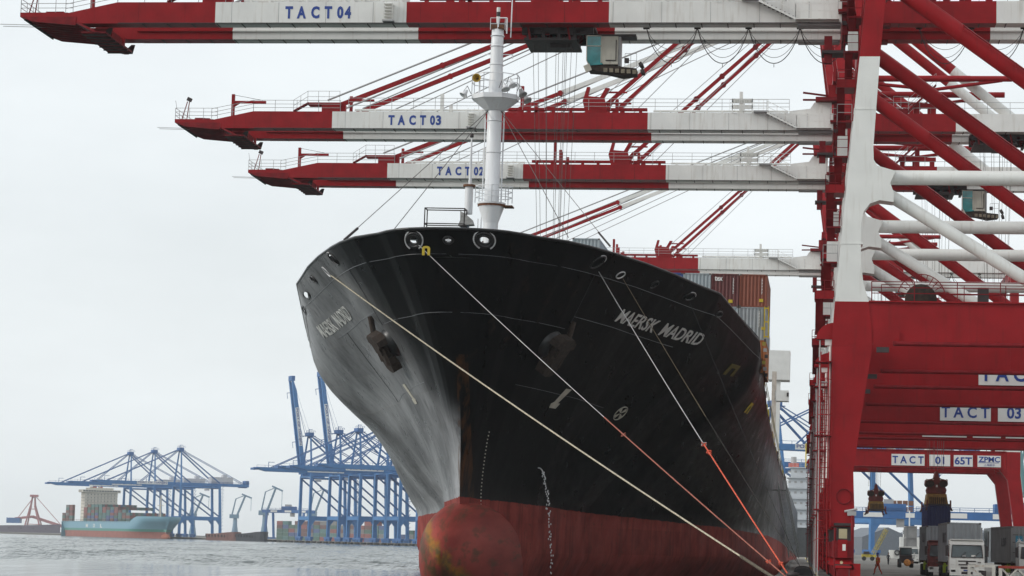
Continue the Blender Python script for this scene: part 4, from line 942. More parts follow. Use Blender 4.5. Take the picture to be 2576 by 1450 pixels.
def container_mesh(mb, m, W=2.44, Lc=12.19, H=2.9, x=0, y=0, z=0):
    """end nearest the camera is closed and ribbed; x, y, z is its near lower left corner"""
    e = .11; f = m
    for xx in (x, x+W-e):
        for yy in (y, y+Lc-e): mb.bx(xx, xx+e, yy, yy+e, z, z+H, f)
    for zz in (z+.003, z+H-e-.003):
        for yy in (y+.002, y+Lc-e-.002): mb.bx(x+e, x+W-e, yy, yy+e, zz, zz+e, f)
        for xx in (x+.002, x+W-e-.002): mb.bx(xx, xx+e, y+e, y+Lc-e, zz, zz+e, f)
    corr_end(mb, x+e, x+W-e, z+e, z+H-e, y+.03, m); corr_end(mb, x+e, x+W-e, z+e, z+H-e, y+Lc-.03, m, ny=1)
    corr_side(mb, y+e, y+Lc-e, z+e, z+H-e, x+.03, m, nx=-1); corr_side(mb, y+e, y+Lc-e, z+e, z+H-e, x+W-.03, m, nx=1)
    mb.add([(x+e, y+e, z+H-.03), (x+W-e, y+e, z+H-.03), (x+W-e, y+Lc-e, z+H-.03), (x+e, y+Lc-e, z+H-.03)], [(0, 1, 2, 3)], m)
    CA = mat('corner_casting', (.09, .07, .06), .6)
    for xx in (x-.004, x+W-.16):
        for yy in (y-.004, y+Lc-.16):
            for zz in (z, z+H-.12): mb.bx(xx, xx+.164, yy, yy+.164, zz-.002, zz+.122, CA)
GRPC = 'containers stacked on the deck of the moored ship'
def ship_container(col, tier, color, lab, extra=None):
    mb = MB(); container_mesh(mb, CM[color])
    o = mb.build('container'); ztop = 25.75+2.92*(tier)       # tier 0 is the row that shows over the bow
    o.location = s2w(Vector((-3.80-2.44-2.50*col, 218, ztop-2.36))-PIV); o.rotation_euler = (0, HEEL, -YAW)
    tag(o, lab, 'container', GRPC)
    if extra: extra(o)
    return o
LETW = mat('letter_white', (.8, .8, .78), .5); STK = mat('sticker_yellow', (.6, .45, .03), .5)
def codes(o, sx_=1.75):
    for k in range(10): pass
    b_ = MB()
    for k in range(11): b_.bx(sx_, sx_+.07+.03*(k % 2), -.012, .028, 2.45-k*.13, 2.53-k*.13, LETW)
    b_.build('code_marking', o)
def sticker(o, x=1.45, z=.45):
    b_ = MB(); b_.bx(x, x+.36, -.012, .028, z, z+.28, STK); b_.build('warning_sticker', o)
def texl(o): codes(o, 1.9); sticker(o, 1.55, .32); text('lettering', 'tex', LETW, lambda u, v, w: (.28+.72*u, -.015+.02*w, 2.25+.42*v), o, bold=.03)
def brn(o): codes(o, 1.93); sticker(o, 1.75, .45)
ship_container(0, 0, 'brown', 'rust brown container, top right corner of the stack showing over the ship bow', brn)
ship_container(1, 0, 'maroon', 'dark maroon container lettered tex, left of the rust brown one', texl)
ship_container(2, 0, 'grey', 'pale grey ribbed container left of the maroon tex container', lambda o: sticker(o, 2.05, 1.0))
ship_container(3, 0, 'blue', 'blue container peeping over the bow left of the pale grey one')
ship_container(4, 0, 'blue', 'second blue container along the bow edge, mostly hidden by the bulwark')
ship_container(0, -1, 'pale', 'weathered pale grey container directly under the rust brown one', lambda o: (codes(o, 1.75), sticker(o, 2.0, .9)))
ship_container(1, -1, 'grey', 'pale grey container under the maroon tex container, half cut off by the bow')
ship_container(0, -2, 'orange', 'orange container at the deck edge, third from the top at the ship side')
ship_container(6, 1, 'grey', 'lone pale grey container standing higher than the rest, above the middle of the bow rim')
ship_container(6, 0, 'brown', 'brown container hidden under the lone high pale grey one')
ship_container(6, -1, 'maroon', 'maroon container at the bottom under the lone high grey one')
lf = MB()                                                     # lashing frame at the deck edge
for k, (x0, z0, z1) in enumerate(((.0, 0, 2.8), (.35, 0, 2.8))): lf.bx(x0, x0+.1, 0, .1, z0, z1, YEL)
for z in (.1, 1.4, 2.6): lf.bx(.1, .35, 0, .1, z, z+.12, YEL)
for k in range(6): lf.box((.05+.1*(k % 3), -.1, -.5-k*.55), (.3, .3, .3), [YD, GREYST, DARK][k % 3])
o = lf.build('lashing_rack'); o.location = s2w(Vector((-4.0, 217.6, 20.6))-PIV); tag(o, 'yellow lashing rack standing at the deck edge beside the orange container', 'lashing rack')

# ------------------------------------------------------------------ mooring ropes
def catenary(p, q, sag, n=40): return [p.lerp(q, k/n)-Vector((0, 0, sag*4*(k/n)*(1-k/n))) for k in range(n+1)]
def rope(mb, pts, r, m): mb.path(pts, r, m, 6); return mb
BOL = at(1990, 1462, 141)
def rope_thing(lab, p0, p1, split, r, m0, m1, sag, r1=None, knots=()):
    pts = catenary(p0, p1, sag); k = int(split*40)
    b_ = MB(); rope(b_, pts[:k+1], r, m0); rope(b_, pts[k:], r1 or r, m1)
    for q, rr, mm in knots:
        c = pts[int(q*40)]
        for j in range(7): b_.tube(c+Vector((random.uniform(-.16, .16), 0, random.uniform(-.15, .12))), c+Vector((random.uniform(-.16, .16), .1, random.uniform(-.12, .15))), rr*.8, mm, 5)
    o = b_.build('mooring_rope'); tag(o, lab, 'rope', 'mooring ropes from the bow to the quay'); return o
rope_thing('thick cream mooring rope crossing the whole bow from the left rim', hit(828, 690), at(1975, 1472, 141), .94, .055, CREAM, mat('chafed_rope', (.12, .10, .075), .9, var=.5, scale=9), .35, .10)
rope_thing('thin steel mooring line with a long faded red tail, from the left front fairlead', hit(1048, 612), BOL, .565, .03, mat('steel_rope', (.42, .42, .42), .5, var=.2), mat('faded_orange_rope', (.36, .12, .085), .8, var=.3, scale=8), .3, .045, ((.60, .03, MATS['faded_orange_rope']), (.95, .05, ORA)))
rope_thing('steel mooring line with a bright orange tail, hanging steeply from the right fairlead', hit(1506, 684), at(1996, 1466, 141), .60, .032, MATS['steel_rope'], ORA, .3, .048, ((.60, .05, GREYST), (.62, .06, ORA), (.645, .06, ORA), (.95, .06, ORA)))
rope_thing('thin brown mooring line leading from the flat roller fairlead', hit(1566, 700), at(2008, 1420, 165), .5, .022, mat('brown_rope', (.22, .17, .11), .8), mat('brown_rope_dark', (.04, .035, .03), .8), .2)
rope_thing('thin black mooring line nearest the ship side, leading to the quay edge', hit(1735, 760), at(2012, 1425, 168), .5, .022, mat('black_rope', (.015, .015, .015), .8), MATS['black_rope'], .2)
rg = MB(); a_ = [(.27*math.cos(PI*k/8), .15+.17*math.sin(PI*k/8)) for k in range(9)]
rg.prismy([(-.27, -.32), (-.10, -.32)]+[(-.10, .05)]+[(.10*math.cos(PI-PI*k/6), .1+.07*math.sin(PI*k/6)) for k in range(7)]+[(.10, -.32), (.27, -.32)]+a_, -.08, .08, YEL)
o = rg.build('rat_guard'); o.location = at(1072, 631, 165.0); tag(o, 'yellow horseshoe rat guard on the steel mooring line under the front fairlead', 'rat guard')
bo = MB(); bo.lathe([(.45, 0), (.45, .06), (.26, .1), (.24, .42), (.38, .5), (.38, .58), (.2, .66), (0, .67)], (0, 0, 0), DARK, 18); o = bo.build('bollard', loc=(BOL.x+.1, 141.2, .002)); tag(o, 'dark iron mooring bollard on the quay edge that takes the orange ropes', 'bollard')

# ------------------------------------------------------------------ spreaders and the hanging container
SPY = mat('spreader_yellow', (.24, .13, .02), .6, var=.3, scale=3, streak=.5, streakcol=(.05, .03, .02)); SPR = mat('spreader_red', (.13, .018, .014), .6, var=.3, scale=3, streak=.5, streakcol=(.03, .02, .02))
def make_spreader():
    r = thing('spreader', 'spreader', 'spreader', (0, 0, 0), 0, 'container spreaders hanging from the cranes')
    b_ = MB(); b_.prismy([(-.95, 2.0), (-1.05, 2.5), (-.9, 3.0), (-1.2, 3.3), (-1.15, 3.9), (-.55, 4.05), (-.28, 4.2), (-.12, 5.1), (.12, 5.1), (.28, 4.2), (.55, 4.05), (1.15, 3.9), (1.2, 3.3), (.9, 3.0), (1.05, 2.5), (.95, 2.0)], -1.6, 1.6, SPR)
    for s in (-1, 1): b_.tube((s*.72, -1.8, 3.35), (s*.72, 1.8, 3.35), .46, RUSTD, 16); b_.tube((s*1.05, -1.75, 3.9), (s*1.05, -1.5, 3.9), .12, MARK, 8); b_.tube((s*.4, -1.75, 3.95), (s*.4, -1.5, 3.95), .09, MARK, 8)
    b_.bx(-.1, .1, -1.64, -1.6, 2.9, 3.2, WHITE); b_.build('head_block', r)
    b_ = MB(); b_.prismy([(-1.0, 1.95), (1.0, 1.95), (1.08, 1.2), (1.2, .5), (-1.2, .5), (-1.08, 1.2)], -2.5, 2.5, SPY)
    for k in range(9): b_.bx(-.8+k*.2, -.72+k*.2, -2.56, -2.5, .6, 1.5, RUSTD)
    b_.build('spreader_frame', r)
    b_ = MB(); b_.bx(-1.05, 1.05, -6.0, 6.0, .3, .5, DARK)
    for s in (-1, 1):
        for yy in (-6, 5.7): b_.bx(s*1.22-.08, s*1.22+.08, yy, yy+.3, -.35, 1.0, SPR); b_.beam((s*1.0, yy+.15, .5), (s*1.4, yy+.15, -.45), .16, .2, DARK)
    b_.build('telescopic_beam', r)
    return r
sp0 = make_spreader(); sp0.location = (14.62, 271.9, 6.75); sp0['label'] = 'red and yellow spreader holding the dark blue container above the trucks'
sp0.scale = (1, 1, .78); sp1 = copy_tree(sp0); sp1.location = (10.78, 359.2, 7.55); sp1['label'] = 'empty red and yellow spreader hanging between the portal leg and the other spreader'
mb = MB(); container_mesh(mb, CM['navy'], x=-1.22, y=-6.1, z=-2.62, H=2.6); o = mb.build('container', loc=(14.62, 271.9, 6.75+.22)); tag(o, 'dark blue container hanging under the spreader behind the grey truck load', 'container')

# ------------------------------------------------------------------ trucks
TWH = mat('truck_white', (.70, .70, .67), .35, var=.04, streak=.25, streakcol=(.4, .35, .28)); TYRE = BLACKR; LIME = mat('lime_paint', (.36, .48, .03), .5, var=.15)
CHS = mat('chassis_brown', (.07, .035, .025), .7, var=.4, scale=3)
def wheel(par, x, y, r=.5, w_=.3, hub=None):
    b_ = MB(); b_.lathe([(r*.55, -w_/2), (r*.92, -w_/2), (r, -w_*.32), (r, w_*.32), (r*.92, w_/2), (r*.55, w_/2)], (x, y, r), TYRE, 20, (1, 0, 0)); o = b_.build('wheel', par)
    b_ = MB(); b_.lathe([(0, -w_*.45), (r*.3, -w_*.48), (r*.56, -w_*.3), (r*.56, w_*.3), (r*.3, w_*.48), (0, w_*.45)], (x, y, r), hub or GREYST, 14, (1, 0, 0)); b_.build('rim', o)
def make_truck(lab, loc, trailer=True, red=False):
    T = thing('container_truck', lab, 'truck', loc, 0, 'white container trucks waiting under the cranes')
    CABM = SPR if red else TWH
    b_ = MB(); W_ = 1.23
    prof = [(0, .75), (-.04, 1.2), (0, 1.62), (.28, 2.62), (.42, 2.86), (2.0, 2.92), (2.05, .75)]    # (y, z)
    b_.prismx(prof, -W_, W_, CABM)
    b_.bx(-1.15, 1.15, .3, 1.9, 2.9, 2.98, CABM)
    b_.build('cab', T)
    gx = [(-1.12, 1.68), (1.12, 1.68), (1.02, 2.55), (-1.02, 2.55)]
    b_ = MB(); b_.add([(x, (z-1.62)*.28-.022, z) for x, z in gx], [(0, 1, 2, 3)], GLASSD)
    b_.build('windscreen', T)
    b_ = MB()
    for a, c in zip(gx, gx[1:]+gx[:1]): b_.beam((a[0], (a[1]-1.62)*.28-.03, a[1]), (c[0], (c[1]-1.62)*.28-.03, c[1]), .05, .05, DARK)
    for s in (-.45, .5): b_.tube((s, -.03, 1.72), (s+.4, .06, 2.1), .018, DARK, 4)
    b_.bx(.3, .62, .0, .02, 1.74, 1.86, WHITE); b_.bx(-.35, -.1, .0, .02, 1.74, 1.84, GREYST)
    b_.build('windscreen_frame', T)
    for s in (-1, 1):
        b_ = MB(); b_.prismx([(.5, 1.7), (1.4, 1.7), (1.4, 2.5), (.72, 2.5)], s*1.232, s*1.238, GLASSD); b_.build('side_window', T)
        b_ = MB(); b_.bx(s*1.42-.1, s*1.42+.1, .05, .2, 1.75, 2.5, DARK); b_.tube((s*1.2, .25, 2.6), (s*1.42, .12, 2.5), .02, DARK, 4); b_.tube((s*1.2, .2, 1.8), (s*1.42, .12, 1.8), .02, DARK, 4); b_.build('mirror', T)
        b_ = MB(); b_.bx(s*.98-.16, s*.98+.16, -.12, -.06, .62, .78, mat('lamp_glass', (.5, .5, .5), .15, var=.3)); b_.build('headlight', T)
    b_ = MB()
    b_.bx(-.62, .62, -.065, -.03, 1.36, 1.45, DARK); b_.bx(-.6, .6, -.07, -.035, 1.12, 1.2, DARK); b_.bx(-.75, .75, -.05, .0, 1.1, 1.5, CABM); b_.lathe([(.09, 0), (.06, .03), (0, .03)], (0, -.06, 1.28), DARK, 10, (0, -1, 0))
    b_.bx(-.45, .45, -.05, .05, .86, 1.0, DARK); b_.bx(.75, .98, -.06, -.03, 1.3, 1.36, DARK); b_.build('grille', T)
    b_ = MB(); b_.prismx([(-.12, .38), (-.12, .82), (.3, .82), (.3, .38)], -1.22, 1.22, TWH); b_.bx(-.4, .4, -.13, -.1, .48, .66, DARK); b_.bx(-.25, .25, -.14, -.13, .70, .79, BLUETX); b_.build('bumper', T)
    for y_ in (.95, 3.6, 4.85):
        for s in (-1, 1): wheel(T, s*(1.0 if y_ < 2 else .93), y_, .5, .3 if y_ < 2 else .55)
    b_ = MB(); b_.bx(-.45, .45, .3, 6.0, .62, .86, CHS); b_.bx(-1.2, -.6, 2.3, 3.0, .55, 1.05, GREYST); b_.build('chassis', T)
    if trailer:
        b_ = MB()
        for s in (-.5, .5): b_.bx(s-.1, s+.1, 3.2, 15.4, .98, 1.28, CHS)
        for k in range(8): b_.bx(-1.2, 1.2, 3.3+k*1.7, 3.45+k*1.7, 1.1, 1.29, CHS)
        b_.build('trailer', T)
        for y_ in (12.6, 13.9):
            for s in (-1, 1): wheel(T, s*.93, y_, .5, .55)
        b_ = MB(); b_.bx(-1.25, -.7, 6.5, 7.1, .7, 1.22, LIME); b_.bx(-1.25, -.8, 7.8, 8.2, .5, 1.1, LIME); b_.build('side_box', T)
    return T
def lettering_side(o, s, z, y0, h, w_): text('lettering', s, mat('letter_dark', (.02, .02, .03), .5), lambda u, v, q: (-1.252-.01*q, y0-w_*u, z+h*v), o, bold=.02)
# truck A
make_truck('white truck in front with its windscreen towards us and a grey container behind the cab', (11.92, 180.2, 0))
mb = MB(); container_mesh(mb, CM['pale'], x=-1.22, y=0, z=0); o = mb.build('container', loc=(11.92, 183.4, 1.30)); tag(o, 'grey ribbed container right behind the cab of the front white truck', 'container', 'grey containers on truck trailers')
lettering_side(o, 'M S C', 1.4, 5.2, .8, 3.6); b_ = MB(); b_.bx(1.7, 1.78, -.02, .02, .9, 2.3, DARK); b_.prismy([(.32, .95), (.48, 1.15), (.32, 1.35), (.16, 1.15)], -.03, -.008, mat('placard_blue', (.02, .12, .5), .4)); b_.build('placard', o)
# truck B behind, hidden cab
make_truck('dark red truck squeezed behind the front grey container, only its left edge showing', (11.75, 206.5, 0), red=True)
mb = MB(); container_mesh(mb, CM['pale'], x=-1.22, y=0, z=0); o = mb.build('container', loc=(11.75, 210.0, 1.30)); tag(o, 'grey container farther back on the left, showing past the front grey one', 'container', 'grey containers on truck trailers')
lettering_side(o, 'C A I', 1.5, 6.2, .8, 3.6)
# truck C
TC = make_truck('white truck cut off by the right edge of the view under a grey container', (18.15, 195.5, 0)); TC.rotation_euler = (0, 0, .05)
mb = MB(); container_mesh(mb, CM['dull'], x=-1.22, y=0, z=0); o = mb.build('container', loc=(17.80, 199.0, 1.30)); o.rotation_euler = (0, 0, .055); tag(o, 'grey container with white stars on blue squares on its doors, far right', 'container', 'grey containers on truck trailers')
lettering_side(o, 'L S F', 1.3, 5.4, .7, 2.6)
SQ = mat('square_blue', (.03, .22, .34), .5); 
dp = MB(); dp.bx(-1.1, 1.1, -.035, -.008, .15, 2.75, CM['dull'])
for x in (-.62, -.3, .3, .62): dp.tube((x, -.06, .12), (x, -.06, 2.78), .03, GREYST, 5)
dp.bx(-.02, .02, -.04, -.03, .15, 2.75, DARK)
for z in (.8, 1.6, 2.2): dp.bx(-1.1, 1.1, -.045, -.036, z, z+.04, DARK)
dp.build('door', o)
for x in (-.58, .55):
    b_ = MB(); b_.bx(x-.3, x+.3, -.075, -.065, 1.25, 2.15, SQ)
    st_ = []
    for k in range(14): a = PI/2+k*PI/7; rr = .24 if k % 2 == 0 else .085; st_.append((x+rr*math.cos(a), 1.75+rr*math.sin(a)))
    vs = [(x, -.079, 1.75)]+[(u, -.079, v) for u, v in st_]; b_.add(vs, [(0, k+1, (k+1) % 14+1) for k in range(14)], WHITE); b_.build('star_emblem', o)
make_truck('small distant white truck half hidden behind the left grey containers', (19.6, 441, 0))
tr = thing('yard_tractor', 'small dark yard tractor with an orange wheel hub, beyond the walking worker', 'tractor', (13.4, 318, 0))
b_ = MB(); b_.prismx([(0, .7), (-.1, 1.5), (.5, 1.55), (.7, 2.5), (1.9, 2.55), (2.1, 1.2), (3.4, 1.1), (3.4, .7)], -.75, .75, DARK); b_.bx(-.85, .85, .5, 2.0, 2.5, 2.62, TWH); b_.build('body', tr)
b_ = MB(); b_.bx(-.6, .6, .42, .46, 1.65, 2.4, GLASSD); b_.bx(.5, .95, -.2, .2, .5, .9, RUST); b_.build('windscreen', tr)
for s in (-.75, .75): wheel(tr, s, .45, .55, .4, ORA); wheel(tr, s, 2.7, .55, .4, ORA)
b_ = MB(); b_.lathe([(0, 0), (.45, .0), (.42, .12), (.2, .16), (0, .16)], (.15, -.25, .62), mat('hub_orange', (.45, .17, .03), .6, var=.3, scale=6), 16, (0, -1, 0)); b_.build('front_hub', tr)

# ------------------------------------------------------------------ people
def person(lab, loc, rz, overall, hat, scale=1., stride=.35, bag=None):
    r = thing('person', lab, 'person', loc, rz)
    S_ = scale
    n = [((0, 0, .95), (.16, .12)), ((0, -.01, 1.12), (.145, .105)), ((0, .0, 1.32), (.17, .115)), ((0, 0, 1.45), (.10, .08)), ((0, -.02, 1.53), .055), ((0, -.03, 1.63), (.078, .092)), ((0, -.035, 1.72), (.07, .085)),
         ((-.20, 0, 1.42), .065), ((-.26, stride*.35, 1.16), .05), ((-.25, stride*.1-.08, .93), .036), ((-.25, stride*.05-.12, .83), (.02, .042)),
         ((.20, 0, 1.42), .065), ((.27, -stride*.2, 1.17), .05), ((.27, -stride*.55-.03, .95), .036), ((.27, -stride*.65-.05, .86), (.02, .042)),
         ((-.10, -.0, .86), .10), ((-.11, -stride*.55, .50), .075), ((-.11, -stride*.75, .10), .052), ((-.11, -stride*.75-.14, .045), (.045, .04)),
         ((.10, .0, .86), .10), ((.11, stride*.25, .49), .075), ((.11, stride*.85, .13), .052), ((.11, stride*.85-.13, .05), (.045, .04))]
    e = [(0, 1), (1, 2), (2, 3), (3, 4), (4, 5), (5, 6), (2, 7), (7, 8), (8, 9), (9, 10), (2, 11), (11, 12), (12, 13), (13, 14), (0, 15), (15, 16), (16, 17), (17, 18), (0, 19), (19, 20), (20, 21), (21, 22)]
    # fingers: four and a thumb on each hand
    for hi, sx_ in ((10, -1), (14, 1)):
        hx, hy, hz = n[hi][0]
        for k in range(4): n.append(((hx, hy-.03+k*.022, hz-.05-.012*(1.5-abs(k-1.5))), .010)); e.append((hi, len(n)-1)); n.append(((hx-sx_*.015, hy-.035+k*.022, hz-.085-.012*(1.5-abs(k-1.5))), .008)); e.append((len(n)-2, len(n)-1))
        n.append(((hx-sx_*.03, hy-.05, hz-.02), .010)); e.append((hi, len(n)-1))
    SKIN = mat('skin', (.32, .17, .11), .6); BOOT = DARK
    def mf(c):
        if c.z > 1.50: return 1
        if c.z < .12: return 2
        if c.z < .90 and abs(c.x) > .21: return 1
        return 0
    body = skin_mesh('body', n, e, [overall, SKIN, BOOT], mf, r, lvl=1)
    b_ = MB(); b_.lathe([(.135, 1.70), (.125, 1.74), (.12, 1.80), (.08, 1.86), (0, 1.88)], (0, -.03, 0), hat, 14); b_.lathe([(.15, 1.70), (.15, 1.715), (.12, 1.72)], (0, -.05, 0), hat, 14); b_.build('helmet', r)
    b_ = MB()
    for s in (-.03, .03): b_.lathe([(0, -.008), (.012, 0), (0, .008)], (s, -.125, 1.665), DARK, 6)
    b_.lathe([(0, .02), (.012, 0), (.014, -.02), (0, -.03)], (0, -.128, 1.635), SKIN, 6); b_.box((0, -.122, 1.585), (.05, .01, .012), mat('lips', (.25, .09, .07), .6)); b_.build('face', r)
    if bag: b_ = MB(); b_.box((.30, -stride*.6, .78), (.07, .28, .22), bag); b_.tube((.29, -stride*.6-.1, .89), (.29, -stride*.6+.08, .89), .01, bag, 5); b_.build('bag', r)
    return r
OV = mat('orange_overall', (.42, .055, .02), .75, var=.2, scale=6)
p = person('worker in an orange overall and blue helmet walking across the quay', (6.52, 209.5, .002), math.radians(-62), OV, mat('helmet_blue', (.02, .05, .22), .4), stride=.38)
b_ = MB(); b_.lathe([(.19, 1.02), (.185, 1.18), (.2, 1.36), (.17, 1.44)], (0, 0, 0), mat('vest_orange', (.62, .14, .02), .6, var=.15), 14); b_.lathe([(.192, 1.18), (.192, 1.22)], (0, 0, 0), LIME, 14); b_.build('vest', p)
person('distant worker in dark clothes standing near the moored white boat', (13.3, 378, .002), .6, mat('dark_cloth', (.03, .03, .04), .8), DARK, stride=.12)

# ------------------------------------------------------------------ barriers and small quay furniture
BW = mat('barrier_white', (.62, .60, .54), .6, var=.15, scale=3, streak=.6, streakcol=(.28, .12, .06))
br = thing('barrier', 'white steel barrier with rust stains standing in front of the trucks', 'barrier', (10.1, 152, 0), 0, 'steel barriers by the trucks')
b_ = MB(); b_.bx(0, .18, 0, .18, 0, 1.15, BW); b_.bx(1.45, 1.63, 0, .18, 0, 1.15, BW); b_.bx(0, 1.63, .02, .16, 1.151, 1.30, BW); b_.bx(.18, 1.45, .03, .15, .1, .22, BW); b_.build('frame', br)
b_ = MB(); b_.beam((.2, .09, 1.1), (1.44, .09, .25), .1, .1, BW); b_.box((.95, .09, .7), (.3, .06, .5), DARK); b_.build('brace', br)
br2 = thing('barrier', 'second steel barrier with a red top rail, cut off at the right edge', 'barrier', (11.95, 152, 0), 0, 'steel barriers by the trucks')
b_ = MB(); b_.bx(0, .2, 0, .2, 0, 1.12, BW); b_.bx(3.0, 3.2, 0, .2, 0, 1.12, BW); b_.bx(-.02, 3.2, .0, .2, 1.121, 1.28, mat('barrier_red', (.30, .04, .025), .6, var=.3, scale=3)); b_.build('frame', br2)
b_ = MB()
for k in range(3): b_.beam((.2+k*.95, .1, .1), (1.1+k*.95, .1, 1.1), .12, .12, BW); b_.beam((1.1+k*.95, .12, .1), (.2+k*.95, .12, 1.1), .1, .1, BW)
b_.lathe([(0, 0), (.3, 0), (.25, .1), (0, .1)], (1.1, .0, .65), mat('reel_grey', (.25, .26, .24), .6, var=.4, scale=5), 16, (0, -1, 0)); b_.build('brace', br2)
lm = thing('barrier', 'lime green post and pale rail of the small barrier at the crane foot', 'barrier', (3.05, 166, 0))
b_ = MB(); b_.bx(.78, .94, 0, .15, 0, .88, LIME); b_.bx(0, .1, 0, .12, 0, .80, BW); b_.build('post', lm)
b_ = MB(); b_.bx(-.02, .78, .0, .12, .80, .94, mat('rail_pale', (.6, .65, .45), .5)); b_.build('rail', lm)
o = MB(); o.bx(0, .28, 0, .3, 0, 1.05, mat('cabinet_orange', (.55, .22, .03), .6, var=.2)); o.bx(-.02, .30, -.02, .32, 1.051, 1.1, DARK); o.bx(.02, .26, -.012, -.002, .3, .8, DARK)
o = o.build('power_cabinet', loc=(1.0, 250, .002)); tag(o, 'small orange cabinet on the quay between the gangway and the crane', 'cabinet')
lpst = thing('light_mast', 'tall thin light mast with a ring of lamps, seen under the crane portal', 'light mast', (70, 880, 0))
b_ = MB(); b_.tube((0, 0, 0), (0, 0, 28.5), .28, GREYST, 8, .16); b_.build('pole', lpst)
b_ = MB(); b_.torus((0, 0, 28.2), (0, 0, 1), 1.5, .12, GREYST, 16, 6)
for k in range(8): a = k*PI/4; b_.box((1.7*math.cos(a), 1.7*math.sin(a), 27.9), (.7, .7, .5), GREYST); b_.tube((0, 0, 28.6), (1.5*math.cos(a), 1.5*math.sin(a), 28.2), .06, GREYST, 4)
b_.build('lamp_ring', lpst)

# ------------------------------------------------------------------ far blue quay cranes
ANG = math.atan2(.515, .857)
def lattice(b_, p, q, w_, m, n=10, r=.12):
    p, q = Vector(p), Vector(q); d = (q-p).normalized(); a = d.orthogonal().normalized()*w_/2; c = d.cross(a).normalized()*w_/2
    cs = [a+c, a-c, -a-c, c-a]
    for o in cs: b_.tube(p+o, q+o, r, m, 4)
    for k in range(n):
        for i in range(4): b_.tube(p.lerp(q, k/n)+cs[i], p.lerp(q, (k+1)/n)+cs[(i+1) % 4], r*.6, m, 4)
def blue_crane(lab, pos, boom_up=False, M1=BLUE, M2=BLUED, txt=True, grp='far blue quay cranes across the water', rz=ANG, name='quay_crane', boomz=40.0):
    r = thing(name, lab, 'crane', pos, rz, grp)
    zb = boomz
    for fy in (-9, 9):
        for x in (0, 30):
            b_ = MB(); b_.prismy([(x-.9, 2.5), (x+.9, 2.5), (x+(.6 if x == 0 else -1.2)+.5, zb), (x+(.6 if x == 0 else -1.2)-1.0, zb)], fy-.7, fy+.7, M1); b_.build('leg', r)
            b_ = MB(); b_.bx(x-.9, x+.9, fy-5, fy+5, 1.3, 2.5, M2)
            for k in (-3.6, -1.4, 1.4, 3.6): b_.bx(x-.7, x+.7, fy+k-.8, fy+k+.8, .1, 1.3, M2)
            b_.build('bogie', r)
        b_ = MB(); b_.bx(1, 29, fy-.7, fy+.7, 12.2, 14.8, M1); b_.prismy([(1, 12.2), (3.4, 12.2), (1, 9.2)], fy-.6, fy+.6, M1); b_.prismy([(29, 12.2), (26.6, 12.2), (29, 9.2)], fy-.6, fy+.6, M1); b_.build('portal_beam', r)
        b_ = MB(); b_.tube((1, fy, zb-2), (29, fy, 15), .5, M2, 8); b_.tube((.8, fy, zb-1.2), (28.5, fy, zb-1.2), .45, M1, 8); b_.build('brace', r)
        b_ = MB(); b_.beam((.4, fy, zb), (1.5, fy*.25, zb+25), 1.1, 1.0, M1, .8, .7); b_.build('mast', r)
        b_ = MB(); b_.beam((2, fy*.3, zb+24), (29, fy*.8, zb+2.2), .8, .8, M2); b_.beam((2, fy*.25, zb+25), (49, fy*.3, zb+2), .35, .4, M2); b_.build('backstay', r)
    b_ = MB(); b_.bx(-.3, 3.3, -3, 3, zb+24.5, zb+26.5, M2)
    b_.rail([(-1.5, -3, zb+26.5), (4, -3, zb+26.5)], M2, step=1.4, r=.1, rows=(1, .5)); b_.bx(-2, 4.5, -3.4, 3.4, zb+24.1, zb+24.48, M2); b_.bx(1, 1.3, -.2, .2, zb+26.5, zb+28.6, M2); b_.bx(1.3, 3.4, -.15, .15, zb+28.2, zb+28.5, M2); b_.build('apex_platform', r)
    for x0_, x1_, z0_, z1_ in ((-.8, .8, 12.5, 14.6), (29.2, 30.8, 12.5, 14.6), (-.2, 1.4, zb-.9, zb-.02), (28, 29.5, zb-.9, zb-.02)): b_ = MB(); b_.bx(x0_, x1_, -8.3, 8.3, z0_, z1_, M1); b_.build('cross_beam', r)
    for fy in (-3, 3): b_ = MB(); b_.bx(-1, 52, fy-.7, fy+.7, zb, zb+2.0, M1); b_.build('rear_girder', r)
    b_ = MB(); b_.rail([(0, -3.8, zb+2), (52, -3.8, zb+2)], M2, step=4, r=.09, rows=(1, .5)); b_.bx(46, 51, -3, 3, zb-.6, zb, M2); b_.bx(49.5, 52, -3.6, 3.6, zb+2, zb+4.5, M2); b_.build('handrail', r)
    MH = mat('machinery_house', (.55, .56, .60), .5, var=.06)
    b_ = MB(); b_.bx(24, 40, -3.6, 3.6, zb+2.02, zb+6.2, MH); b_.bx(23.6, 40.4, -3.9, 3.9, zb+6.2, zb+6.5, MH); b_.bx(33, 36, -2, 2, zb+6.5, zb+8.4, MH); b_.build('machinery_house', r)
    b_ = MB(); b_.tube((31, -3.9, 3), (31, -3.9, zb), .15, M2, 5)
    for k in range(14): b_.bx(30.8, 32.4, -7.5, -5.5, 4+k*2.5, 4.15+k*2.5, M2); b_.beam((30.9, -6.2, 4+k*2.5), (32.3, -6.2, 6.5+k*2.5), .6, .1, M2)
    b_.build('stair_tower', r)
    hinge = Vector((-2.5, 0, zb+1)); ang = math.radians(99) if boom_up else PI
    dx = Vector((math.cos(ang), 0, math.sin(ang))) if not boom_up else Vector((math.cos(math.radians(98.5)), 0, math.sin(math.radians(98.5))))
    nz_ = Vector((-dx.z, 0, dx.x)); nz_ = nz_ if nz_.z > 0 or boom_up else -nz_
    if boom_up: nz_ = Vector((-dx.z, 0, dx.x))
    LB = 58
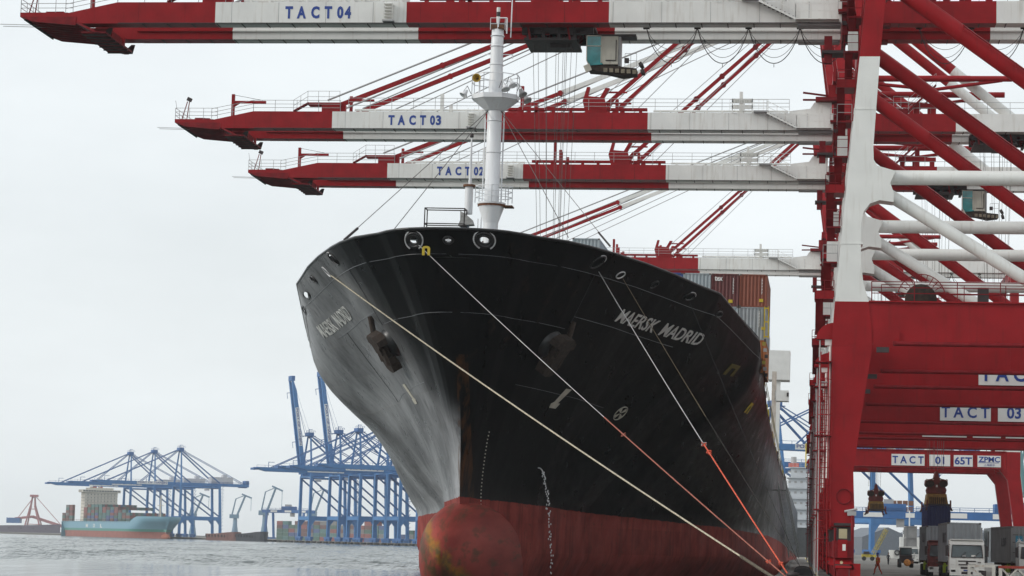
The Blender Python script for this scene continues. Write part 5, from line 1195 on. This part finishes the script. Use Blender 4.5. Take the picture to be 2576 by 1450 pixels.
    for fy in (-2.6, 2.6):
        b_ = MB(); p = [(0, -1.4), (LB-7, -1.3), (LB, .3), (LB, 1), (0, 1)]
        b_.prism(p, lambda u, v: hinge+dx*u+nz_*v+Vector((0, fy-.65, 0)), lambda u, v: hinge+dx*u+nz_*v+Vector((0, fy+.65, 0)), M1); b_.build('boom_girder', r)
    b_ = MB()
    for k in range(9): c = hinge+dx*(3+k*6.6); b_.box(c, (.6, 5, .5), M2)
    b_.beam(hinge+dx*1, hinge+dx*(LB-1), .9, .25, M2)
    b_.box(hinge+dx*(LB+.5), (2.5 if not boom_up else 2.2, 6, 1.2 if not boom_up else 3), M2); b_.build('boom_tie', r)
    b_ = MB(); q = hinge+nz_*1.0
    b_.rail([q+Vector((0, -3.2, 0)), q+dx*LB+Vector((0, -3.2, 0))], M2, step=5, r=.09, rows=(1,)) if not boom_up else b_.tube(q, q+dx*LB, .1, M2, 4)
    for u in (20, LB-8): c = q+dx*u; b_.tube(c, c+nz_*3.2, .18, M2, 5); b_.tube(c+nz_*3.0, c+nz_*3.0-dx*3.5, .16, M2, 5)
    b_.build('boom_rail', r)
    top = Vector((1, 0, zb+25.5))
    if not boom_up:
        for fy in (-2.6, 2.6):
            for u in (48, 24): b_ = MB(); b_.beam(hinge+dx*u+nz_*1+Vector((0, fy, 0)), top+Vector((0, fy*.8, 0)), .42, .45, M2); b_.build('forestay', r)
    else:
        for fy in (-2.6, 2.6): b_ = MB(); b_.path([hinge+dx*46+nz_*-1+Vector((0, fy, 0)), hinge+dx*20+Vector((3.5, fy, 3)), top], .14, M2, 5); b_.tube(hinge+dx*52+Vector((1, fy, 0)), top+Vector((0, fy, 0)), .07, M2, 4); b_.build('forestay', r)
    if txt:
        b_ = MB(); f = lambda u, v, w_: hinge+dx*((27-21*u) if not boom_up else (38-22*u))+nz_*((-.8+1.7*v) if not boom_up else (-.8+1.7*v))+Vector((0, -3.27-.03*w_, 0))
        if boom_up: f = lambda u, v, w_: hinge+dx*(40-22*u)+nz_*(-(-.8+1.7*v))+Vector((0, -3.27-.03*w_, 0))
        vs, fs = MB(), None
        q = [f(a, c, 0) for a, c in ((-.03, -.12), (1.03, -.12), (1.03, 1.12), (-.03, 1.12))]
        b_.add(q, [(0, 1, 2, 3)], SIGNW); pl = b_.build('name_board', r)
        text('lettering', 'PORT OF TIANJIN', BLUETX, lambda u, v, w_: f(u, v, 1+w_), pl, bold=.02)
    else: pass
    cb_ = MB(); x = 6.0 if boom_up else 20.0; cb_.bx(x, x+3, -3, 0, zb-3.2, zb-.6, MH); cb_.bx(x-2, x+5, -3, 3, zb-.6, zb-.1, M2); cb_.build('trolley', r)
    return r
blue_crane('blue crane farthest left in the row of three behind the pale blue ship', Q(-154), boomz=36.5)
blue_crane('blue crane in the middle of the row of three behind the pale blue ship', Q(-90), boomz=36.5)
blue_crane('blue crane nearest the right end of the row of three behind the pale blue ship', Q(-24), boomz=36.5)
blue_crane('blue crane with its boom raised upright, left of the two raised booms', Q(246), boom_up=True, boomz=39)
blue_crane('blue crane with its boom raised upright, closest to the black bow', Q(297), boom_up=True, boomz=39)
blue_crane('blue crane with lowered boom just right of the raised booms', Q(330), boomz=39)
blue_crane('blue crane half hidden by the black bow, behind the lowered boom', Q(392), boomz=39)
blue_crane('blue crane whose legs crowd in just left of the bow bulb, boom hidden', Q(372), boomz=39, txt=False)
blue_crane('blue crane standing behind the big bow, only its legs showing low beside the hull', Q(436), boomz=39, txt=False)
g2 = 'blue quay cranes seen under the red portals'
blue_crane('blue crane with PORT OF TIANJIN on its beam between ship and red crane leg', Q(802), boomz=35, grp=g2)
blue_crane('blue crane whose legs and portal stand behind the hanging spreaders', Q(868), boomz=39, grp=g2)
blue_crane('pale teal crane with raised boom far behind the hanging blue container', (118, 1330, 0), boom_up=True, M1=TEAL, M2=TEAL, txt=False, grp=None, boomz=34)

# ------------------------------------------------------------------ the pale blue container ship across the water
C0 = Q0+V*(-22)
mship = thing('container_ship', 'pale blue container ship with red bottom moored under the far blue cranes', 'ship', (0, 0, WZ)); 
BOW = C0+U*28; KS = .78; mship.scale = (KS, KS, KS); mship.location = (BOW.x, BOW.y, WZ); mship.rotation_euler = (0, 0, math.atan2(U.y, U.x))    # local +x runs towards the bow
PB = mat('hull_pale_blue', (.17, .35, .45), .45, var=.08); GB = mat('hull_green', (.07, .25, .21), .5, var=.1); RB = mat('hull_red', (.30, .11, .09), .6, var=.15, scale=.2)  # blue and red are paled to carry distance haze in the colour
def mh(x, z):
    """half breadth, x behind the bow (negative)"""
    fl = max(0, min(1, (z-2)/14)); ent = 70-38*fl; t = -2+11*fl**1.3-x
    k = min(1, max(0, t/ent)); h_ = 18*math.sin(k*PI/2)**(.9-.25*fl)
    if x < -275: h_ *= 1-.25*((-x-275)/25)*(1-fl)
    return max(.02, h_)
b_ = MB(); xs = [-300, -290, -270, -240, -200, -160, -120, -90, -70, -55, -42, -32, -24, -17, -11, -6, -2, 2, 5, 7.5, 9]
def ztop(x): return 14.5+ (0 if x < -50 else 4.6*min(1, (x+50)/12))
lev = [-1.0, 2.5, 5.6, 5.62, 7.9, 7.92]
for side in (-1, 1):
    vs = []; R = len(lev)+4
    for x in xs:
        zs = lev+[7.92+(ztop(x)-7.92)*k/4 for k in range(1, 5)]
        for z in zs:
            fl = max(0, min(1, (z-2)/14)); xx = min(x, -2+11*fl**1.3); vs.append((xx, side*mh(xx, z), z))
    for (a0, a1, mm) in ((0, 2, RB), (3, 4, GB), (5, R-1, PB)):
        fs = [(i*R+j, (i+1)*R+j, (i+1)*R+j+1, i*R+j+1) for i in range(len(xs)-1) for j in range(a0, a1)]
        b_.add(vs, fs, mm, True)
b_.add([(-300, -18, -1), (-300, 18, -1), (-300, 18, 14.5), (-300, -18, 14.5)], [(0, 1, 2, 3)], PB)
b_.add([(-300, -17.9, 13.2), (-50, -17.9, 13.2), (-50, 17.9, 13.2), (-300, 17.9, 13.2)], [(0, 1, 2, 3)], DECKM)
b_.add([(-50, -17.5, 13.6), (-30, -17.5, 17.6), (4, -3, 18), (4, 3, 18), (-30, 17.5, 17.6), (-50, 17.5, 13.6)], [(0, 1, 2, 3, 4, 5)], DECKM)
b_.build('hull', mship)
b_ = MB(); b_.lathe([(0, 6), (1.6, 5), (2.6, 2.5), (2.9, -1), (2.9, -8)], (2, 0, 1.2), mat('bulb_orange', (.30, .09, .05), .6, var=.2), 14, (1, 0, 0)); b_.build('bulbous_bow', mship)
for i, s in enumerate('M O L'.split()): text('lettering', s, WHITE, lambda u, v, w_, i=i: (-206+i*26+7*u, -18.06-.03*w_, 8.6+3.4*v), mship, bold=.03)
b_ = MB(); HO = mat('house_cream', (.62, .58, .50), .5, var=.05, scale=.3)
b_.bx(-236, -222, -16, 16, 14, 42, HO); b_.bx(-237, -221, -18.6, 18.6, 42.02, 44.6, HO); b_.bx(-235, -223, -12, 12, 44.62, 46.5, HO); b_.build('deckhouse', mship)
b_ = MB()
for k in range(8): b_.bx(-221.98, -221.9, -15.5, 15.5, 16.8+k*3.1, 16.95+k*3.1, DARK)
for k in range(8):
    for j in range(9): b_.box((-221.95, -13+j*3.25, 18.4+k*3.1), (.08, .8, .9), GLASSD); 
for j in range(5):
    for k in range(8): b_.box((-233.5+j*2.6, -16.02, 18.4+k*3.1), (.8, .06, .9), GLASSD)
for j in range(14): b_.box((-220.97, -17+j*2.6, 43.4), (.06, 2.0, 1.0), GLASSD)
b_.build('window', mship)
b_ = MB(); FN = mat('funnel_red', (.50, .09, .06), .5, var=.1); b_.lathe([(3.4, 0), (3.2, 8), (2.6, 8.6), (0, 8.6)], (-245, -2, 42), FN, 14); b_.lathe([(2.2, 0), (2.2, 7), (0, 7)], (-245, 5, 42), FN, 12); b_.bx(-252, -238, -11, 11, 14, 41.98, HO); b_.build('funnel', mship)
b_ = MB(); b_.tube((-229, 0, 46.5), (-229, 0, 57), .5, WHITE, 6); b_.tube((-229, -4, 52), (-229, 4, 52), .25, WHITE, 5); b_.lathe([(0, 0), (1.6, .6), (1.6, 1.6), (0, 2.4)], (-226, -9, 46.5), WHITE, 10); b_.build('radar_mast', mship)
b_ = MB(); b_.tube((-20, 0, 18), (-20, 0, 38), .8, HO, 8, .4); b_.tube((-20, -3, 29), (-20, 3, 29), .3, HO, 5); b_.tube((-26, 0, 19), (-20, 0, 34), .25, HO, 5); b_.build('fore_mast', mship)
b_ = MB()
for k in range(34): x = -294+k*7.2; b_.tube((x, -17.9, 14.5), (x, -17.9, 16.1), .15, DARK, 4); b_.box((x+2, -18.0, 14.0), (1.2, .3, .7), DARK)
b_.tube((-294, -17.9, 16.1), (-52, -17.9, 16.1), .12, DARK, 4); b_.build('deck_railing', mship)
# its containers: outer side of each bay and the front of the forward stack
FARG = 'containers on the deck of the pale blue ship'
FCOL = ['red', 'green', 'teal', 'blue', 'maroon', 'brown', 'green', 'dull', 'red', 'teal']
def small_container(m, L_=12.0, W_=2.42, H_=2.56):
    k = ('sc', m.name)
    if k in _TX: return _TX[k]
    mb = MB(); e = .16
    # a ribbed box: posts and rails stand proud of the ribbed panels
    mb.bx(e, L_-e, .09, W_-.09, .08, H_-.08, m)
    for x in (0, L_-e):
        for y in (0, W_-e): mb.bx(x, x+e, y, y+e, 0, H_, m)
    for z in (0, H_-e):
        for y in (0, W_-e): mb.bx(e, L_-e, y, y+e, z, z+e, m)
        for x in (0, L_-e): mb.bx(x, x+e, e, W_-e, z, z+e, m)
    for i in range(12): x = .7+i*.95; mb.bx(x, x+.3, .045, .085, e, H_-e, m); mb.bx(x, x+.3, W_-.085, W_-.045, e, H_-e, m)
    for i in range(2): y = .6+i*.9; mb.bx(L_-.085, L_-.045, y, y+.3, e, H_-e, m)
    o = mb.build('container'); me = o.data; bpy.data.objects.remove(o); _TX[k] = me; return me
ORD = ['first', 'second', 'third', 'fourth', 'fifth', 'sixth', 'seventh', 'eighth', 'ninth', 'tenth', 'eleventh', 'twelfth', 'thirteenth', 'fourteenth']
TIER = ['bottom', 'second', 'third', 'fourth', 'fifth', 'sixth']
rot_m = mship.rotation_euler.z; RM = Matrix.Rotation(rot_m, 4, 'Z'); rnd = random.Random(5)
def far_container(pos, rz, color, lab, grp):
    o = bpy.data.objects.new('container', small_container(mat('far_container_'+color, tuple(.62*c+.075 for c in CCOL[color]), .6, var=.15, scale=.8))); COL.objects.link(o); o.location = pos; o.rotation_euler = (0, 0, rz); tag(o, lab, 'container', grp); return o  # colours pulled towards grey: distance haze painted into the material
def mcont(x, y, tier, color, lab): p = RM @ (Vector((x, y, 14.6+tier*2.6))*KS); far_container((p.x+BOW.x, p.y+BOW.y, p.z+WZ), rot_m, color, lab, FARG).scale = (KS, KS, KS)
bays = [(-218+k*13.6, 'forward') for k in range(12)]; 
for bi, (x, nm) in enumerate(bays):
    hgt = [5, 6, 6, 6, 6, 5, 5, 5, 5, 4, 4, 3][bi]
    for tr_ in range(hgt): c = rnd.choice(FCOL); mcont(x, -17.6, tr_, c, f'{c} container at the ship side, {ORD[bi]} bay ahead of the deckhouse, {TIER[tr_]} tier')
for bi, x in enumerate((-300, -286.4, -272.8)):
    for tr_ in range([3, 6, 6][bi]): c = rnd.choice(FCOL); mcont(x, -17.6, tr_, c, f'{c} container at the ship side, {ORD[bi]} bay from the stern, {TIER[tr_]} tier')
for ci in range(12):
    bi = 11 - (0 if True else 0); x = bays[11][0]
    for tr_ in range(3): c = rnd.choice(FCOL); mcont(x, -15.0+ci*2.55, tr_, c, f'{c} container in the blue ship front row, {ORD[ci]} across, {TIER[tr_]} tier')
for ci in range(12):
    x = bays[8][0]; c = rnd.choice(FCOL); mcont(x, -15.0+ci*2.55, 4, c, f'{c} container on the raised middle stack of the blue ship, {ORD[ci]} across')
for ci in range(12):
    x = bays[4][0]; c = rnd.choice(FCOL); mcont(x, -15.0+ci*2.55, 5, c, f'{c} container on the highest stack of the blue ship, {ORD[ci]} across')

# ------------------------------------------------------------------ yard behind the far quay
YG = 'containers stacked on the far quay'
def stack(t, s, ncol, tiers, where, seedc):
    for ci in range(ncol):
        for tr_ in range(tiers if (ci*7+seedc) % 3 else tiers-1):
            c = rnd.choice(['green', 'teal', 'green', 'teal', 'dull', 'red', 'blue', 'maroon'])
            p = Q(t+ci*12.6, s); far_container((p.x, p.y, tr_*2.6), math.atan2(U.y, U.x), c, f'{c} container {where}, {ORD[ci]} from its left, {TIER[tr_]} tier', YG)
stack(20, 60, 8, 5, 'in the stack left of the yard gantry', 1)
stack(128, 60, 8, 5, 'in the stack right of the yard gantry', 2)
stack(250, 60, 12, 3, 'stacked behind the raised boom cranes', 3)
stack(420, 60, 7, 3, 'stacked low beside the black hull', 4)
def yard_gantry(lab, pos, rz, span=46, h=19):
    r = thing('yard_gantry', lab, 'gantry crane', pos, rz, 'blue yard gantries')
    for x in (0, span):
        b_ = MB()
        for yy in (-5, 5): b_.beam((x, yy, 1.2), (x, yy*.7, h), 1.3, 1.3, BLUED)
        b_.bx(x-.7, x+.7, -6.5, 6.5, .4, 1.6, BLUED); b_.build('leg', r)
    b_ = MB()
    for yy in (-3.5, 3.5): b_.bx(-4, span+4, yy-.6, yy+.6, h, h+2.2, BLUED)
    b_.rail([(-4, -4.2, h+2.2), (span+4, -4.2, h+2.2)], BLUED, step=4, r=.1); b_.build('girder', r)
    b_ = MB(); b_.bx(span*.4, span*.4+8, -4, 4, h+2.22, h+4.6, BLUED); b_.bx(span*.45, span*.45+3, -2, 2, h+4.6, h+6, GREYST); b_.bx(span*.62, span*.62+2.4, -3, -.5, h-2.6, h-.02, GREYST); b_.build('trolley', r)
    for k in range(3): b_ = MB(); b_.bx(4+k*13, 10+k*13, -4.2, -4.12, h+.4, h+1.8, SIGNW); b_.build('sign_board', r)
    return r
yard_gantry('blue yard gantry across the container stacks on the far quay', Q(-25, 70), math.atan2(U.y, U.x)*1+.55, 34, 19)
JG = mat('far_grey_blue', (.14, .24, .34), .6, var=.1)
def jib_crane(lab, pos, rz, M_=JG, k=1.):
    r = thing('jib_crane', lab, 'crane', pos, rz, 'grey jib cranes beyond the far quay')
    b_ = MB(); b_.lathe([(4, 0), (2.2, 12*k), (1.8, 20*k), (0, 20*k)], (0, 0, 0), M_, 8); b_.bx(-3, 5, -2.5, 2.5, 20*k, 24*k, M_); b_.build('tower', r)
    b_ = MB()
    for yy in (-1.4, 1.4): b_.beam((-2, yy, 24*k), (-9, yy*.6, 44*k), .9, 1.2, M_); b_.beam((3, yy, 24*k), (0, yy*.6, 40*k), .6, .6, M_); b_.beam((0, yy*.6, 40*k), (-9, yy*.6, 44*k), .5, .5, M_)
    b_.build('jib', r)
    b_ = MB(); b_.beam((-5.5, 0, 45*k), (-15, 0, 41*k), 1.2, 1.4, M_); b_.tube((-14.5, 0, 41*k), (-14.5, 0, 28*k), .25, M_, 4); b_.build('fly_jib', r)
    return r
jib_crane('grey jib crane left of the two between yard gantry and raised booms', (-455, 2080, 0), PI)
jib_crane('grey jib crane right of the two between yard gantry and raised booms', (-417, 2100, 0), 0*PI+PI)
jib_crane('small grey jib crane seen between the legs of the left blue cranes', (-560, 2250, 0), PI, k=.9)
jib_crane('small grey jib crane just right of the last left blue crane', (-520, 2250, 0), PI, k=.9)
RC = mat('far_red', (.36, .12, .13), .6, var=.1); GB_ = mat('far_violet', (.16, .12, .17), .7, var=.2)  # far red made pinkish, with distance haze painted in
def unloader(lab, pos):
    r = thing('ship_unloader', lab, 'crane', pos, 0, 'red cranes on the far left shore')
    b_ = MB()
    for s in (-1, 1):
        b_.beam((-10, s*6, 0), (-3, s*2, 34), 1.6, 1.6, RC); b_.beam((14, s*6, 0), (3, s*2, 34), 1.6, 1.6, RC); b_.beam((3, s*2, 34), (2, s, 48), 1.2, 1.2, RC); b_.beam((-3, s*2, 34), (-1, s, 48), 1.2, 1.2, RC)
        for z in (10, 20, 30): b_.tube((-10+7*z/34, s*4, z), (14-11*z/34, s*4, z), .5, RC, 5)
    b_.bx(-4, 6, -3, 3, 46, 49, RC); b_.build('frame', r)
    b_ = MB(); b_.beam((0, 0, 20), (55, 0, 4), 3, 3.5, RC); b_.beam((0, 0, 20), (-24, 0, 17), 3, 3, RC); b_.beam((2, 0, 48), (40, 0, 9), .7, .7, RC); b_.tube((2, 0, 48), (-20, 0, 18), .5, RC, 5); b_.build('boom', r)
    b_ = MB(); b_.bx(-34, -16, -5, 5, 11, 18, BLUED); b_.build('counterweight', r)
    return r
unloader('red lattice crane on the far left shore, right of the cut off one', (-905, 3180, .6)); unloader('red lattice crane cut off by the left edge of the view', (-1010, 3185, .6))
def far_boat(name, lab, pos, rz, L_, W_, H_, m1, m2, house=True, grp=None):
    r = thing(name, lab, 'boat', pos, rz, grp)
    b_ = MB(); vs = []
    xs_ = [-.5, -.46, -.2, .2, .38, .47, .5]; ws_ = [.40, .48, .5, .5, .40, .2, .04]
    for x, w_ in zip(xs_, ws_):
        zt_ = H_*(1+.35*max(0, x)*2)
        vs += [(x*L_, -w_*W_*.85, -.6), (x*L_, -w_*W_, zt_), (x*L_, w_*W_, zt_), (x*L_, w_*W_*.85, -.6)]
    fs = [(4*i+a, 4*i+4+a, 4*i+5+a, 4*i+1+a) for i in range(6) for a in (0, 1, 2)]+[(0, 1, 2, 3), (24, 27, 26, 25)]
    b_.add(vs, fs, m1); b_.build('hull', r)
    b_ = MB()
    for k in range(7): b_.lathe([(.5, -.2), (.9, -.1), (.9, .1), (.5, .2)], (-.42*L_+k*L_*.13, -W_*.5-.1, H_*.7), BLACKR, 10, (0, 1, 0))
    b_.build('tyre_fender', r)
    if house: b_ = MB(); b_.bx(-L_*.38, -L_*.16, -W_*.3, W_*.3, H_+.02, H_+4, m2); b_.bx(-L_*.34, -L_*.2, -W_*.25, W_*.25, H_+4, H_+6.6, m2); b_.tube((-L_*.27, 0, H_+6.6), (-L_*.27, 0, H_+12), .2, m2, 5); b_.build('wheelhouse', r); b_ = MB(); b_.bx(-L_*.345, -L_*.195, -W_*.255, W_*.255, H_+4.9, H_+6, GLASSD); b_.build('window', r)
    return r
BRN = mat('barge_brown', (.17, .08, .07), .7, var=.2, scale=.4)
p = Q(118, -9); far_boat('barge', 'rusty brown flat barge moored right of the pale blue ship', (p.x, p.y, WZ), math.atan2(U.y, U.x), 52, 12, 4.2, BRN, GREYST, False)
p = Q(176, -9); far_boat('barge', 'dark hulled barge moored right of the rusty brown one', (p.x, p.y, WZ), math.atan2(U.y, U.x), 44, 11, 4.6, mat('barge_dark', (.03, .035, .05), .6), GREYST, False)
far_boat('cargo_ship', 'dark cargo ship lying low at the far left edge of the water', (-995, 3060, WZ), .1, 120, 18, 9, GB_, mat('far_house', (.25, .2, .22), .6))
far_boat('work_boat', 'white work boat with a thin mast moored beyond the walking worker', (40, 760, 0.0), .05, 26, 6, 2.5, TWH, TWH)
fq = MB()
for k in range(60):
    t_ = 190+k*5.2; p = Q(t_, -.9); fq.box((p.x, p.y, -.75), (1.2, 1.4, 1.0), BLACKR if k % 2 else CONCD, rz=ANG)
tag(fq.build('fender_row'), 'row of dark fenders along the far quay wall under the blue cranes', 'fender', kind='stuff')
# white superstructure beyond the gangway
hs2 = thing('ship', 'white many decked ship superstructure seen between the gangway and the red crane leg', 'ship', (-.5, 720, WZ))
b_ = MB(); WS_ = mat('far_white', (.58, .61, .64), .5, var=.05, scale=.3)  # lightened wall colour has distance haze painted in
for k, (w_, z0) in enumerate(((9, 9), (8.6, 12), (8.0, 15), (7.2, 18), (6.0, 21), (4.6, 24))): b_.bx(-w_/2, w_/2, 0, 10, z0, z0+2.7, WS_); b_.bx(-w_/2-.5, w_/2+.5, -.8, 10.5, z0+2.71, z0+2.95, WS_); b_.rail([(-w_/2-.5, -.8, z0+2.95), (w_/2+.5, -.8, z0+2.95)], WS_, step=1.2, r=.05)
b_.build('deckhouse', hs2)
b_ = MB()
for k in range(6):
    for j in range(4): b_.box((-2.6+j*1.7, -.03, 10.6+k*3), (.7, .06, .6), GREYST)  # grey panes instead of dark glass, haze painted in
b_.build('window', hs2)
b_ = MB(); b_.prismx([(-60, 9), (60, 9), (55, 0), (-55, 0)], -5.5, 5.5, mat('far_hull_grey', (.12, .13, .14), .6)); b_.build('hull', hs2)
b_ = MB(); b_.lathe([(.9, 0), (.8, 3), (0, 3)], (-1.5, 4, 27), GREYST, 10); b_.bx(-3, 0, 2, 6, 26.95, 28.2, FN); b_.tube((2, 3, 27), (2, 3, 34), .2, YEL, 5); b_.build('funnel', hs2)
# yard clutter behind the trucks
YS = 'container stacks behind the trucks'
for i, (x, y, c, n_) in enumerate(((26, 560, 'dull', 3), (29.6, 560, 'pale', 3), (33.2, 560, 'dull', 2), (36.8, 560, 'maroon', 3), (40.4, 560, 'dull', 3), (44, 560, 'pale', 3), (52, 560, 'green', 2), (56, 560, 'dull', 3))):
    for k in range(n_):
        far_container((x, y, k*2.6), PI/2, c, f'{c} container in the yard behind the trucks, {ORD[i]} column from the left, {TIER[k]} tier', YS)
for i, (x, c) in enumerate(((22, 'green'), (25, 'white'), (28.4, 'green'))):
    far_container((x, 470, 0), PI/2, c, f'{["left green", "middle white", "right green"][i]} low container standing behind the yard tractor', 'low containers behind the yard tractor')
mc = thing('mobile_crane', 'yellow mobile crane boom leaning up beside the red crane foot', 'crane', (15.0, 520, 0))
b_ = MB(); lattice(b_, (.2, 0, 1.5), (2.9, 0, 6.6), .6, YD, 8, .07); b_.build('boom', mc)
b_ = MB(); b_.bx(-2.2, .8, -1.2, 1.2, .7, 1.3, YD); b_.bx(-1.8, -.6, -1.1, 1.1, 1.302, 1.9, DARK)
for x in (-1.7, 0): b_.tube((x, -1.35, .45), (x, 1.35, .45), .45, BLACKR, 12)
b_.build('body', mc)
cage = thing('lashing_cage', 'rusty yellow lashing cage standing on the blue portal behind the left spreader', 'cage', (0, 0, 0))
cage.location = at(2270, 1303, 900); b_ = MB()
for x in (-3, -1, 1, 3):
    for z in (0, 2.2, 4.4): b_.bx(x-.85, x+.85, -1, 1, z, z+1.7, RUST if (x+int(z)) % 4 else SPY)
b_.build('frame', cage)
yard_gantry('blue yard gantry with white plates beyond the front truck, on the right', (36, 700, 0), 0, 44, 11.2)
yard_gantry('blue yard gantry beyond the walking worker, left of the other one', (15.5, 780, 0), 0, 23, 12.2)
gh = thing('harbour_shed', 'long low grey shed roofs behind the far blue portal legs', 'shed', (70, 1250, 0), .2)
b_ = MB()
for k in range(6): b_.prismy([(k*26-40, 0), (k*26-15, 0), (k*26-15, 9), (k*26-27, 14), (k*26-40, 9)], 0, 60, mat('shed_grey', (.13, .15, .18), .7))
b_.build('wall', gh)

# ------------------------------------------------------------------ haze over the harbour
hz = MB(); hz.bx(-3450, 3450, -190, 6950, -6, 125, DARK)
ho = hz.build('haze'); tag(ho, kind='stuff')
hm = bpy.data.materials.new('haze_air'); hm.use_nodes = True; t = hm.node_tree
for n in list(t.nodes): t.nodes.remove(n)
pv = t.nodes.new('ShaderNodeVolumePrincipled'); pv.inputs['Color'].default_value = (.93, .96, .98, 1); pv.inputs['Density'].default_value = .00008; pv.inputs['Anisotropy'].default_value = .2
mo = t.nodes.new('ShaderNodeOutputMaterial'); t.links.new(pv.outputs[0], mo.inputs['Volume'])
ho.data.materials.clear(); ho.data.materials.append(hm)
